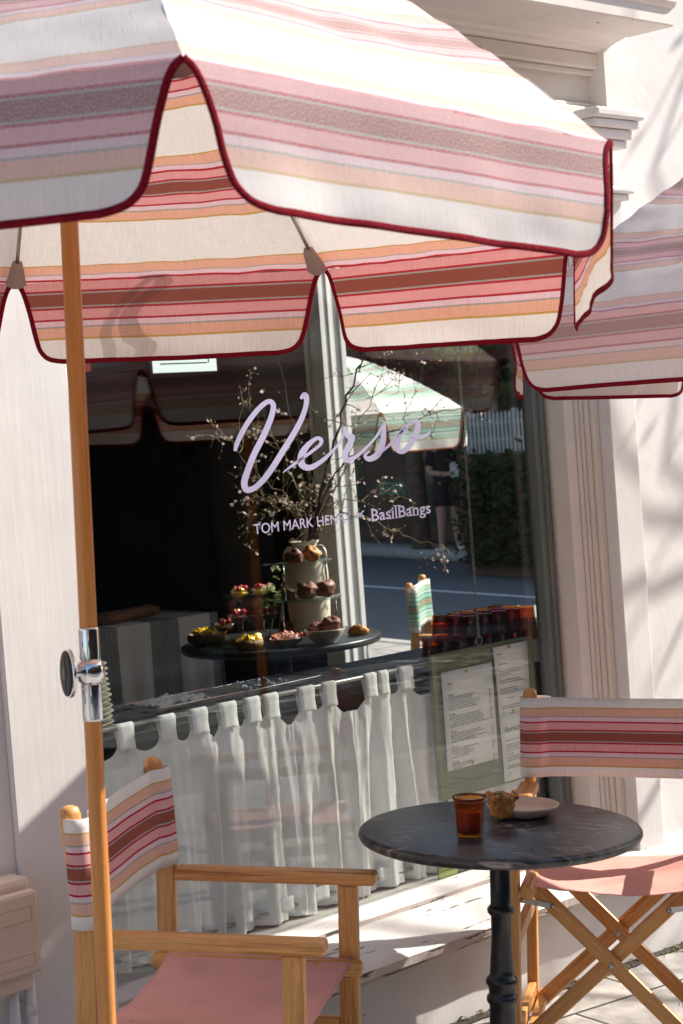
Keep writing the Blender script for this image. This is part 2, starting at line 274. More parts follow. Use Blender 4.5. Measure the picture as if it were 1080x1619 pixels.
def pave():
    m,n,o=newmat('concrete paving slabs'); b=nd(n,'ShaderNodeBsdfPrincipled'); n.links.new(b.outputs[0],o.inputs[0]); b.inputs['Roughness'].default_value=.85
    tc=nd(n,'ShaderNodeTexCoord'); mp=nd(n,'ShaderNodeMapping'); mp.inputs['Rotation'].default_value=(0,0,R_(4)); mp.inputs['Location'].default_value=(.13,.22,0); n.links.new(tc.outputs['Object'],mp.inputs[0])
    br=nd(n,'ShaderNodeTexBrick'); br.inputs['Scale'].default_value=1; br.inputs['Brick Width'].default_value=.6; br.inputs['Row Height'].default_value=.45; br.inputs['Mortar Size'].default_value=.006; br.inputs['Mortar Smooth'].default_value=.3; br.offset=.5
    br.inputs['Color1'].default_value=(.40,.37,.34,1); br.inputs['Color2'].default_value=(.33,.31,.29,1); br.inputs['Mortar'].default_value=(.035,.032,.022,1); n.links.new(mp.outputs[0],br.inputs[0])
    t=nd(n,'ShaderNodeTexNoise'); t.inputs['Scale'].default_value=14; t.inputs['Detail'].default_value=9; n.links.new(tc.outputs['Object'],t.inputs[0])
    r=ramp(n,t.outputs[0],[(.3,(.62,.62,.62)),(.65,(1.1,1.1,1.1))])
    mx=nd(n,'ShaderNodeMix',data_type='RGBA',blend_type='MULTIPLY'); mx.inputs[0].default_value=1; n.links.new(br.outputs[0],mx.inputs[6]); n.links.new(r.outputs[0],mx.inputs[7]); n.links.new(mx.outputs[2],b.inputs['Base Color'])
    t2=nd(n,'ShaderNodeTexNoise'); t2.inputs['Scale'].default_value=90; n.links.new(tc.outputs['Object'],t2.inputs[0])
    s=nd(n,'ShaderNodeMath',operation='MULTIPLY_ADD'); n.links.new(br.outputs['Fac'],s.inputs[0]); s.inputs[1].default_value=-3; n.links.new(t2.outputs[0],s.inputs[2])
    bp=nd(n,'ShaderNodeBump'); bp.inputs['Strength'].default_value=.6; bp.inputs['Distance'].default_value=.003; n.links.new(s.outputs[0],bp.inputs['Height']); n.links.new(bp.outputs[0],b.inputs['Normal']); return m
M['pave']=pave()
# ---------------- mesh builder ----------------
class MB:
    def __init__(s): s.v=[];s.f=[];s.uv=[];s.sm=[];s.mi=[];s.cur=0
    def add(s,vs,fs,uvs=None,smooth=False):
        b=len(s.v); s.v+=[Vector(p) for p in vs]
        for i,f in enumerate(fs):
            s.f.append([b+k for k in f]); s.uv.append(uvs[i] if uvs else [(0,0)]*len(f)); s.sm.append(smooth); s.mi.append(s.cur)
        return s
    def bar(s,a,b,w,t,up=(0,0,1)):
        """box from a to b; w = size along side, t = size along up"""
        a=Vector(a);b=Vector(b);d=(b-a);L=d.length;d=d/L;up=Vector(up)
        up=(up-d*up.dot(d)); up=up.normalized() if up.length>1e-6 else d.orthogonal().normalized()
        sd=d.cross(up); o=random.random()*5
        vs=[]
        for p in (a,b):
            for (i,j) in ((-1,-1),(1,-1),(1,1),(-1,1)): vs.append(p+sd*(i*w/2)+up*(j*t/2))
        fs=[(0,1,5,4),(1,2,6,5),(2,3,7,6),(3,0,4,7),(3,2,1,0),(4,5,6,7)]
        per=[0,w,w+t,2*w+t,2*w+2*t]; uvs=[]
        for k in range(4): uvs.append([(o,per[k]+o),(o,per[k+1]+o),(o+L,per[k+1]+o),(o+L,per[k]+o)])
        q=[(o,o),(o+w*.3,o),(o+w*.3,o+t),(o,o+t)]; uvs+=[q,q]
        return s.add(vs,fs,uvs)
    def box(s,lo,hi):
        lo=Vector(lo);hi=Vector(hi); c=(lo+hi)/2
        return s.bar((lo.x,c.y,c.z),(hi.x,c.y,c.z),hi.y-lo.y,hi.z-lo.z,(0,0,1))
    def obox(s,c,size,mat):
        X,Y,Z=[Vector(mat.col[i][:3]) for i in range(3)]; c=Vector(c)
        return s.bar(c-X*size[0]/2,c+X*size[0]/2,size[1],size[2],Z)
    def tube(s,pts,r,n=8,caps=True,flat=1.0,up=None):
        pts=[Vector(p) for p in pts]; k=len(pts); rs=r if isinstance(r,(list,tuple)) else [r]*k
        t=(pts[1]-pts[0]).normalized(); nrm=(Vector(up) if up else t.orthogonal()); nrm=(nrm-t*nrm.dot(t)).normalized()
        vs=[];L=0;us=[];o=random.random()*5
        for i in range(k):
            t=(pts[min(i+1,k-1)]-pts[max(i-1,0)])
            t=t.normalized() if t.length>1e-9 else Vector((0,0,1))
            nrm=(nrm-t*nrm.dot(t)); nrm=nrm.normalized() if nrm.length>1e-6 else t.orthogonal().normalized()
            bi=t.cross(nrm)
            if i: L+=(pts[i]-pts[i-1]).length
            us.append(L)
            for j in range(n):
                a=2*math.pi*j/n; vs.append(pts[i]+(nrm*math.cos(a)*flat+bi*math.sin(a))*rs[i])
        fs=[];uvs=[]; c=2*math.pi*max(rs)
        for i in range(k-1):
            for j in range(n):
                fs.append((i*n+j,i*n+(j+1)%n,(i+1)*n+(j+1)%n,(i+1)*n+j)); uvs.append([(us[i]+o,c*j/n+o),(us[i]+o,c*(j+1)/n+o),(us[i+1]+o,c*(j+1)/n+o),(us[i+1]+o,c*j/n+o)])
        if caps:
            fs.append(tuple(range(n-1,-1,-1))); uvs.append([(0,0)]*n); fs.append(tuple((k-1)*n+j for j in range(n))); uvs.append([(0,0)]*n)
        return s.add(vs,fs,uvs,True)
    def lathe(s,prof,c=(0,0,0),n=24,mat=None,closed=False):
        c=Vector(c); vs=[]; k=len(prof)
        for (r,z) in prof:
            for j in range(n):
                a=2*math.pi*j/n; p=Vector((r*math.cos(a),r*math.sin(a),z)); 
                if mat: p=mat.to_3x3()@p
                vs.append(c+p)
        fs=[];uvs=[]
        for i in range(k-1 if not closed else k):
            i2=(i+1)%k
            for j in range(n):
                fs.append((i*n+j,i*n+(j+1)%n,i2*n+(j+1)%n,i2*n+j)); r=max(prof[i][0],.001)
                uvs.append([(prof[i][1],r*6.28*j/n),(prof[i][1],r*6.28*(j+1)/n),(prof[i2][1],r*6.28*(j+1)/n),(prof[i2][1],r*6.28*j/n)])
        if not closed:
            if prof[0][0]>1e-5: fs.append(tuple(range(n-1,-1,-1)));uvs.append([(0,0)]*n)
            if prof[-1][0]>1e-5: fs.append(tuple((k-1)*n+j for j in range(n)));uvs.append([(0,0)]*n)
        return s.add(vs,fs,uvs,True)
    def grid(s,fn,nu,nv,uvf=None,smooth=True):
        vs=[];uvl=[]
        for i in range(nu+1):
            for j in range(nv+1):
                u=i/nu;v=j/nv; vs.append(fn(u,v)); uvl.append(uvf(u,v) if uvf else (u,v))
        fs=[];uvs=[]
        for i in range(nu):
            for j in range(nv):
                q=(i*(nv+1)+j,(i+1)*(nv+1)+j,(i+1)*(nv+1)+j+1,i*(nv+1)+j+1); fs.append(q); uvs.append([uvl[x] for x in q])
        return s.add(vs,fs,uvs,smooth)
    def blob(s,c,r,n=10,m=7,amp=.12,seed=0,mat=None):
        rnd=random.Random(seed); c=Vector(c); r=Vector(r) if hasattr(r,'__len__') else Vector((r,r,r)); off=Vector((rnd.random()*50,rnd.random()*50,rnd.random()*50))
        vs=[]
        for i in range(m+1):
            th=math.pi*i/m
            for j in range(n):
                a=2*math.pi*j/n; d=Vector((math.sin(th)*math.cos(a),math.sin(th)*math.sin(a),math.cos(th)))
                k=1+amp*mathutils.noise.noise(d*1.8+off)*2; p=Vector((d.x*r.x,d.y*r.y,d.z*r.z))*k
                if mat: p=mat.to_3x3()@p
                vs.append(c+p)
        fs=[]
        for i in range(m):
            for j in range(n): fs.append((i*n+j,(i+1)*n+j,(i+1)*n+(j+1)%n,i*n+(j+1)%n))
        return s.add(vs,fs,None,True)
    def build(s,name,mat,parent=None,loc=None,bevel=0,solid=0,soffset=0,subsurf=0,mats=None,weld=False):
        me=bpy.data.meshes.new(name); L=Vector(loc) if loc else Vector((0,0,0))
        me.from_pydata([p-L for p in s.v],[],s.f); ul=me.uv_layers.new(name='UVMap'); k=0
        fl=[]
        for u in s.uv:
            for a in u: fl+=[a[0],a[1]]
        ul.data.foreach_set('uv',fl); me.polygons.foreach_set('use_smooth',s.sm)
        for mm in ([mat] if not mats else mats): me.materials.append(mm)
        if mats: me.polygons.foreach_set('material_index',s.mi)
        me.update(); me.validate()
        o=bpy.data.objects.new(name,me); COL.objects.link(o)
        if parent: o.parent=parent
        if loc: o.location=L
        if solid: d=o.modifiers.new('s','SOLIDIFY'); d.thickness=solid; d.offset=soffset
        if bevel:
            d=o.modifiers.new('b','BEVEL'); d.width=bevel; d.segments=2; d.limit_method='ANGLE'; d.angle_limit=R_(40)
        if subsurf: d=o.modifiers.new('ss','SUBSURF'); d.levels=subsurf; d.render_levels=subsurf
        return o
def tag(o,label=None,cat=None,group=None,kind=None):
    if label: o['label']=label
    if cat: o['category']=cat
    if group: o['group']=group
    if kind: o['kind']=kind
    return o
def thing(name,label,cat,mat=None,group=None):
    o=bpy.data.objects.new(name,None); COL.objects.link(o); o.empty_display_size=.1
    if mat is not None: o.matrix_world=mat
    return tag(o,label,cat,group)
def T(x,y=None,z=None):
    if y is None: return Matrix.Translation(Vector(x))
    return Matrix.Translation((x,y,z))
def dup(root,mat=None,label=None,group=None):
    def cp(o,p):
        c=o.copy(); COL.objects.link(c); c.parent=p
        for ch in list(o.children): cp(ch,c)
        return c
    r=cp(root,None)
    if mat is not None: r.matrix_world=mat
    if label: r['label']=label
    if group: r['group']=group
    return r
def cr(pts,n=6):
    """catmull rom through tuples of any length"""
    out=[];k=len(pts)
    for i in range(k-1):
        p0=pts[max(i-1,0)];p1=pts[i];p2=pts[i+1];p3=pts[min(i+2,k-1)]
        for j in range(n):
            t=j/n; out.append(tuple(.5*((2*b)+(-a+c)*t+(2*a-5*b+4*c-d)*t*t+(-a+3*b-3*c+d)*t**3) for a,b,c,d in zip(p0,p1,p2,p3)))
    out.append(tuple(pts[-1])); return out
TXT={}
def text_mesh(name,txt,mat,origin,xdir,updir,size,parent=None,width=None,extrude=.0004,squeeze=1.0,bold=0.0,loc=None):
    cu=bpy.data.curves.new('t','FONT'); cu.body=txt; cu.size=1; cu.extrude=0; cu.offset=bold; cu.resolution_u=4
    ob=bpy.data.objects.new('t',cu); COL.objects.link(ob); bpy.context.view_layer.update()
    me=bpy.data.meshes.new_from_object(ob.evaluated_get(bpy.context.evaluated_depsgraph_get())); bpy.data.objects.remove(ob)
    xs=[v.co.x for v in me.vertices]; W=max(xs)-min(xs); x0=min(xs)
    X=Vector(xdir).normalized();U=Vector(updir).normalized();Nn=X.cross(U); sx=(width/W) if width else size*squeeze
    b=MB(); b.add([Vector(origin)+X*((v.co.x-x0)*sx)+U*(v.co.y*size)+Nn*extrude for v in me.vertices],[list(p.vertices) for p in me.polygons])
    return b.build(name,mat,parent,loc=loc)
exec_order=[]
# =====================================================================
# GROUND
# =====================================================================
YG=3.50   # glass plane
def sheet(name,x0,x1,y0,y1,h,m,kind='structure',thick=0):
    b=MB(); nx=max(1,int((x1-x0)/4)); ny=max(1,int((y1-y0)/4))
    b.grid(lambda u,v:G(x0+(x1-x0)*u,y0+(y1-y0)*v,h),nx,ny)
    o=b.build(name,m); 
    if thick: d=o.modifiers.new('s','SOLIDIFY'); d.thickness=thick; d.offset=-1
    tag(o,kind=kind); return o
g=MB(); g.add([G(-120,-120,-.13),G(160,-120,-.13),G(160,160,-.13),G(-120,160,-.13)],[(0,1,2,3)]); tag(g.build('ground',M['asphalt']),kind='structure')
b=MB()
b.add([G(-15,-.35),G(9.6,-.35),G(9.6,3.8),G(-15,3.8)],[(0,1,2,3)])
o=b.build('pavement',M['pave']); d=o.modifiers.new('s','SOLIDIFY'); d.thickness=.12; d.offset=-1; tag(o,kind='structure')
b=MB(); b.add([G(5.8,3.8),G(9.6,3.8),G(9.6,40),G(5.8,40)],[(0,1,2,3)])
o=b.build('side_pavement',M['pave']); d=o.modifiers.new('s','SOLIDIFY'); d.thickness=.12; d.offset=-1; tag(o,kind='structure')
b=MB()
b.bar(G(-15,-.42,-.06),G(9.75,-.42,-.06),.15,.13,NN); b.bar(G(9.7,-.42,-.06),G(9.7,40,-.06),.15,.131,NN)
tag(b.build('kerb',M['kerb'],bevel=.01),kind='structure')
sheet('road_marking',14.1,14.25,-20,60,-.125,M['line'])
sheet('road_marking',-30,60,-5.2,-5.05,-.125,M['line'])
sheet('far_pavement',17.6,19.4,-20,60,0.0,M['kerb'],thick=.12)
sheet('opposite_pavement',-40,60,-11,-8.6,0.0,M['kerb'],thick=.12)
# leaf litter / dirt along the wall foot
b=MB(); rn=random.Random(5)
for i in range(240):
    x=rn.uniform(2.6,5.6); y=3.31-abs(rn.gauss(0,.022)); s=rn.uniform(.004,.014); a=rn.random()*6.28
    p=G(x,y,.003+rn.random()*.012); X=Vector((math.cos(a),math.sin(a),rn.uniform(-.4,.4)))*s; Y=Vector((-math.sin(a),math.cos(a),rn.uniform(-.4,.4)))*s*.6
    b.add([p-X,p+Y,p+X,p-Y],[(0,1,2,3)])
tag(b.build('leaf_litter',pmat('dry leaf litter',(.14,.09,.045),.9,var=.7,scale=300)),'brown leaf litter along the foot of the white wall','litter',kind='stuff')
b=MB()
for i in range(90):
    k=rn.choice([0,0,1]); x=rn.uniform(3.9,5.2); y=3.285-rn.random()*.02 if k==0 else 2.95+rn.random()*.02; 
    p=G(x,y,.0); h=rn.uniform(.008,.022); a=rn.random()*6.28; X=Vector((math.cos(a),math.sin(a),0))*.003
    b.add([p-X,p+X,p+Vector((rn.uniform(-.01,.01),rn.uniform(-.01,.01),h))],[(0,1,2)])
tag(b.build('moss',M['leaf']),'tiny green moss and weeds in the slab joints','moss',kind='stuff')
b=MB(); n=60
b.grid(lambda u,v:G(lerp_(2.4,5.7,u),lerp_(3.312,3.275+.03*mathutils.noise.noise(Vector((u*22,3,0))),v),.0035),n,1)
tag(b.build('soil_strip',pmat('dark damp soil',(.03,.024,.018),.95,var=.6,scale=60,bump=1,bscale=80)),'dark soil filling the gap at the foot of the white wall','soil',kind='stuff')
# =====================================================================
# SHOP BUILDING
# =====================================================================
shop=thing('shop_building','old white painted corner shop with large glazed front and dark interior','building',T(2.2,3.4,0))
SL=Vector((2.2,3.4,0))
def part(b,name,m,parent=None,**k):
    if parent is None: parent=shop
    b.v=[p-SL for p in b.v]; return b.build(name,m,parent,**k)
XL=ony(112,700,3.38).x      # right edge of left board
XBL=ony(22,1250,3.37).x     # left edge of that board
XR0=ony(866,800,3.44).x     # glass/frame boundary at right
XA0=ony(893,900,3.44).x; XA1=ony(968,900,3.36).x; XP1=ony(1022,900,3.33).x
XPi1=XP1
print('X',XL,XBL,XR0,XA0,XA1,XP1)
ZS=.33; ZT=2.36
# walls
b=MB()
b.box((-6,3.385,-.6),(XBL-.001,3.95,5.5)); part(b,'wall',M['stucco'])['label']='white rendered wall left of the shop window'
b=MB(); b.box((XP1+.0015,3.36,-.6),(5.72,3.6,5.5)); part(b,'wall',M['stucco'])['label']='rough white rendered wall right of the shop window'
b=MB(); b.box((XBL,3.37,-.6),(XL,3.49,ZT+.2)); part(b,'pilaster',M['paint'],bevel=.004)
b=MB(); b.box((XL-.02,3.40,-.5),(XL,3.55,ZT)); 
# right pilaster board
b=MB(); b.box((XA1+.0015,3.33,-.6),(XP1,3.5,ZT)); part(b,'pilaster',M['paint'],bevel=.004)
# architrave: several vertical mouldings stepping back to the glass
def moulding():
    b=MB(); n=9
    ws=[.36,.02,.13,.02,.11,.02,.13,.02,.19]; tot=sum(ws); x=XA0; ys=[3.402,3.408,3.398,3.404,3.394,3.400,3.386,3.392,3.372]
    for w_,y in zip(ws,ys):
        x1=x+(XA1-XA0)*w_/tot; b.box((x+.0004,y,-.1),(x1-.0004,3.52,ZT-.002)); x=x1
    return b
part(moulding(),'architrave',M['paint_mould'],bevel=.004)
# grey frame right and left of glass, and top
b=MB(); b.box((XR0,3.468,ZS+.002),(XA0-.008,3.515,ZT-.01)); part(b,'window_frame',M['greyframe'],bevel=.004)
b=MB(); b.box((XR0+.02,3.462,ZS+.002),(XR0+.035,3.467,ZT-.01)); part(b,'glazing_bead',M['greyframe'])
b=MB(); b.box((XA0-.0078,3.475,ZS),(XA0-.0005,3.515,ZT-.02)); part(b,'shadow_gap',M['black'])
b=MB(); b.box((XL-.05,3.47,ZS+.002),(XL+.03,3.60,ZT-.01)); part(b,'window_frame',M['greyframe'],bevel=.004)
b=MB(); b.box((XL+.031,3.49,ZT-.06),(XR0-.001,3.60,ZT-.01)); part(b,'window_frame',M['greyframe'],bevel=.004)
# lintel, panel, cornice, capital
PZ0=ony(905,168,3.40).z; PZ1=2.648; CZ0=ony(900,62,3.38).z
print('PZ',PZ0,PZ1,CZ0)
XPR=4.445
b=MB(); b.box((XL-.3,3.36,ZT),(XP1,3.6,PZ0-.05)); part(b,'lintel',M['paint'],bevel=.005)
b=MB(); b.box((XL-.3,3.425,PZ0-.05),(XPR+.06,3.6,PZ1+.04)); part(b,'transom_panel',M['paint_up'])
b=MB(); f0=XPR
b.box((XL-.3,3.385,PZ1),(f0,3.424,PZ1+.045)); b.box((XL-.3,3.385,PZ0-.05),(f0,3.424,PZ0)); b.box((f0+.0005,3.375,PZ0-.05),(f0+.05,3.424,PZ1+.045))
b.box((XL-.3,3.405,PZ1-.018),(f0-.02,3.4235,PZ1-.001)); b.box((XL-.3,3.405,PZ0+.001),(f0-.02,3.4235,PZ0+.016)); b.box((f0-.019,3.405,PZ0+.001),(f0-.001,3.4235,PZ1-.001))
part(b,'panel_moulding',M['paint_up'],bevel=.004)
# cornice: stepped profile swept along x
CZ=2.694; XC=4.415
prof=[(3.384,CZ),(3.372,CZ+.002),(3.366,CZ+.008),(3.345,CZ+.010),(3.335,CZ+.018),(3.30,CZ+.022),(3.27,CZ+.027),(3.262,CZ+.022),(3.105,CZ+.020),(3.100,CZ+.024),(3.100,CZ+.070),(3.092,CZ+.074),(3.085,CZ+.086),(3.45,CZ+.10),(3.45,CZ)]
b=MB(); k=len(prof)
def cx(y): return XC+max(0,(y-3.30))*.3
vs=[Vector((XL-.5,y,z)) for y,z in prof]+[Vector((cx(y),y,z)) for y,z in prof]
b.add(vs,[(i,(i+1)%k,k+(i+1)%k,k+i) for i in range(k)]+[tuple(range(k))[::-1],tuple(range(k,2*k))])
part(b,'cornice',M['paint_up'])
b=MB(); b.box((XL-.5,3.08,CZ+.101),(XC+.01,3.5,CZ+.112)); part(b,'cornice_cap',M['paint'])
# capital of right pilaster
cz=ony(985,205,3.28).z; ct=ony(975,182,3.26).z
cxl=ony(925,200,3.33).x; cxr=ony(1003,205,3.25).x
b=MB()
for i,(dz0,dz1,o_) in enumerate([(-.005,.025,.062),(-.03,-.0055,.05),(-.06,-.0305,.034),(-.085,-.0605,.022)]):
    b.box((cxl-o_*.3,3.328-o_,ct+dz0),(XP1+o_,3.36,ct+dz1))
part(b,'capital',M['paint'],bevel=.008)
b=MB()
for i,(dz0,dz1,o_) in enumerate([(-.22,-.20,.03),(-.24,-.2205,.018)]):
    b.box((cxl-o_*.3,3.328-o_,ct+dz0),(XP1+o_,3.36,ct+dz1))
part(b,'necking',M['paint'],bevel=.006)
# sill & riser
q=ony(785,1470,3.26); zf=q.z; q0=ony(700,1399,3.47)
print('sill front z',zf,ony(565,1547,3.26).z,'glass bottom',q0.z)
zb=.335
b=MB()
x0,x1=XBL+.02,XA1+.25
def sill(x):
    return [Vector((x,3.248,zf-.004)),Vector((x,3.244,zf+.018)),Vector((x,3.262,zf+.026)),Vector((x,3.41,zb-.018)),Vector((x,3.412,zb-.030)),Vector((x,3.424,zb-.030)),Vector((x,3.426,zb-.012)),Vector((x,3.49,zb)),Vector((x,3.60,zb)),Vector((x,3.60,zf-.05)),Vector((x,3.29,zf-.03)),Vector((x,3.27,zf-.012))]
n=40; rn=random.Random(3)
ring=[sill(x0+(x1-x0)*i/n) for i in range(n+1)]; k=12; vs=[]
for i,rg in enumerate(ring):
    for j,p in enumerate(rg):
        if j in(0,1,2): p=p+Vector((0,rn.uniform(-.002,.002),rn.uniform(-.0015,.0015)))
        vs.append(p)
fs=[];mi=[]
for i in range(n):
    for j in range(k): fs.append((i*k+j,i*k+(j+1)%k,(i+1)*k+(j+1)%k,(i+1)*k+j)); mi.append(1 if j in(0,10,11,3,4,5) else 0)
fs+=[tuple(range(k))[::-1],tuple(n*k+j for j in range(k))]; mi+=[0,0]
b.add(vs,fs); b.mi=mi
part(b,'sill',None,mats=[M['paint_sill'],M['paint_edge']])
b=MB(); b.box((x0-.01,3.315,-.6),(x1,3.6,zf-.031)); part(b,'stall_riser',M['paint'],bevel=.003)
# glass pane with lettering
pane=MB(); pane.box((XL-.02,YG,ZS+.012),(XR0+.01,YG+.006,ZT-.02)); pane=part(pane,'window_pane',M['pane'])
lz=.004
def ribbon(b,pts,off):
    pts=cr(pts,6); n=len(pts); Lf=[];Rt=[]
    for i,(x,y,w_) in enumerate(pts):
        x0_,y0_,_=pts[max(i-1,0)]; x1_,y1_,_=pts[min(i+1,n-1)]; dx,dy=x1_-x0_,y1_-y0_; L=math.hypot(dx,dy) or 1
        nx,ny=-dy/L*w_/2,dx/L*w_/2
        def cv(a,c_): 
            p=ony(350+a/3.086,600+c_/3.086,YG-.0008-off); return p
        Lf.append(cv(x+nx,y+ny)); Rt.append(cv(x-nx,y-ny))
    b.add(Lf+Rt,[(i,i+1,n+i+1,n+i) for i in range(n-1)])
    for (x,y,w_) in (pts[0],pts[-1]):
        vs=[ony(350+(x+w_/2*math.cos(a))/3.086,600+(y+w_/2*math.sin(a))/3.086,YG-.0009-off-.0001) for a in [i*math.pi/5 for i in range(10)]]
        b.add(vs,[tuple(range(10))])
b=MB()
ribbon(b,[(68,342,18),(85,292,24),(120,225,25),(165,162,25),(207,120,24),(238,107,24),(254,130,26),(243,185,28),(208,270,30),(160,365,30),(127,450,31),(112,505,32),(124,538,30),(160,530,27),(205,490,28),(250,430,29),(300,350,29),(350,270,28),(390,195,26),(411,135,24),(416,92,26),(406,74,24),(392,88,18)],0)
ribbon(b,[(302,453,5),(340,424,12),(385,392,15),(440,352,15),(482,318,16),(487,295,20),(465,287,18),(425,318,26),(393,365,34),(392,412,34),(428,431,28),(480,405,22),(530,362,15),(575,310,12),(598,262,14),(604,238,20)],.0003)
ribbon(b,[(600,242,20),(614,272,26),(640,282,26),(622,322,26),(604,366,30),(616,394,28),(660,374,18),(705,335,13),(755,280,12),(796,212,14)],.0006)
ribbon(b,[(796,210,12),(793,262,24),(784,320,30),(760,368,32),(722,388,26),(700,372,14),(722,352,8)],.0009)
ribbon(b,[(770,362,10),(820,320,13),(868,262,16),(915,220,18),(948,202,18),(960,222,26),(948,268,28),(915,325,28),(882,352,24),(858,335,26),(866,285,26),(905,232,18)],.0012)
ribbon(b,[(935,270,20),(965,284,15),(1000,272,12),(1020,252,7)],.0015)
part(b,'lettering',M['lilac'],pane)
def glasstext(txt,pxa,pya,pxb,pyb,size,bold=0.0,name='lettering'):
    a=ony(pxa,pya,YG-.0012); c=ony(pxb,pyb,YG-.0012); z=(c-a); 
    o=text_mesh(name,txt,M['lilac'],a-SL,(c-a),Vector((0,0,1)),size,pane,width=z.length,bold=bold)
    return o
dpx=.00195
glasstext('TOM MARK HENRY',402,845,556,825,.0375,.004)
glasstext('\u00d7',563,824,577,821,.045)
def serif_text():
    # serif lettering: sans skeleton plus slab serifs
    a=ony(588,824,YG-.0012); c=ony(681,811,YG-.0012)
    o=text_mesh('lettering','BasilBangs',M['lilac'],a-SL,(c-a),Vector((0,0,1)),.0455,pane,width=(c-a).length,bold=.010)
    b=MB(); X=(c-a).normalized(); L=(c-a).length
    U=Vector((0,0,1))
    for fx,hz in ((.02,.0),(.02,.0325),(.365,.0),(.32,.0),(.40,.0),(.455,.0),(.455,.0325),(.40,.033),(.69,.0),(.75,.0),(.32,.022),(.66,.022)):
        p=a+X*(L*fx)+U*hz+Vector((0,-.0003,0))
        b.add([p-X*.006-U*.0012,p+X*.008-U*.0012,p+X*.008+U*.0012,p-X*.006+U*.0012],[(0,1,2,3)])
    part(b,'lettering',M['lilac'],pane)
serif_text()
# interior shell
XS=5.62; YB=8.6
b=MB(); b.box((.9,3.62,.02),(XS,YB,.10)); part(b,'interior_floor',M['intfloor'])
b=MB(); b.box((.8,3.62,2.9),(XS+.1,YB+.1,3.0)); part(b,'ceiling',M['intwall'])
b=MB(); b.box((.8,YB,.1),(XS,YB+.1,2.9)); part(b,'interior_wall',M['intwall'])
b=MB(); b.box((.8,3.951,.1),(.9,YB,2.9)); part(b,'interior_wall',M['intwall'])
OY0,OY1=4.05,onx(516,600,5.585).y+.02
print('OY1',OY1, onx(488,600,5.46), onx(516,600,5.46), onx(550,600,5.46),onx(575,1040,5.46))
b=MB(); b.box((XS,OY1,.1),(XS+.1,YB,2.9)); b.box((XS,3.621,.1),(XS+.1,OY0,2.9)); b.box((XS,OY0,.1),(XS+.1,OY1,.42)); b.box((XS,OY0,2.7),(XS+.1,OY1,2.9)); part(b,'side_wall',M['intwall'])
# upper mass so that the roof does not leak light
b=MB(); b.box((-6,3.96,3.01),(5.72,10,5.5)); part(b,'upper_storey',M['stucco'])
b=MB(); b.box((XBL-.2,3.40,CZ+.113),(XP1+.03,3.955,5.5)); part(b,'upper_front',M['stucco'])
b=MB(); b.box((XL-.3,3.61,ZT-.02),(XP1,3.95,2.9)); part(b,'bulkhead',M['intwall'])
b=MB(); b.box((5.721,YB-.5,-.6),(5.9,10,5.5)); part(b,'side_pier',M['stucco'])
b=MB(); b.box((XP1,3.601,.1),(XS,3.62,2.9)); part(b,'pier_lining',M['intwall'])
# side window frame: inner face and moulded jamb
ya=onx(514,600,5.585).y; yb=onx(484,600,5.585).y
b=MB(); b.box((5.585,ya,.42),(XS+.1,yb,2.72))
b.box((5.578,ya-.002,.42),(5.5845,ya+.03,2.72)); b.box((5.625,ya-.006,.42),(5.64,ya-.0005,2.72)); b.box((5.69,ya-.010,.42),(XS+.1,ya-.0005,2.72))
b.box((5.577,yb-.035,.42),(5.5845,yb-.008,2.72))
sf=part(b,'side_window_frame',M['intframe'],bevel=.003)
b=MB(); b.box((5.40,OY0-.0,.38),(XS+.12,ya-.03,.4195)); part(b,'side_window_sill',M['counter'],bevel=.004)
# counter along the window
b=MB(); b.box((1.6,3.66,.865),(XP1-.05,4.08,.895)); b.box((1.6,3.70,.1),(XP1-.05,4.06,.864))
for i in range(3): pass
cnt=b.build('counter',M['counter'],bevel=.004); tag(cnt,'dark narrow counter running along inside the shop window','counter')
ZC=.895
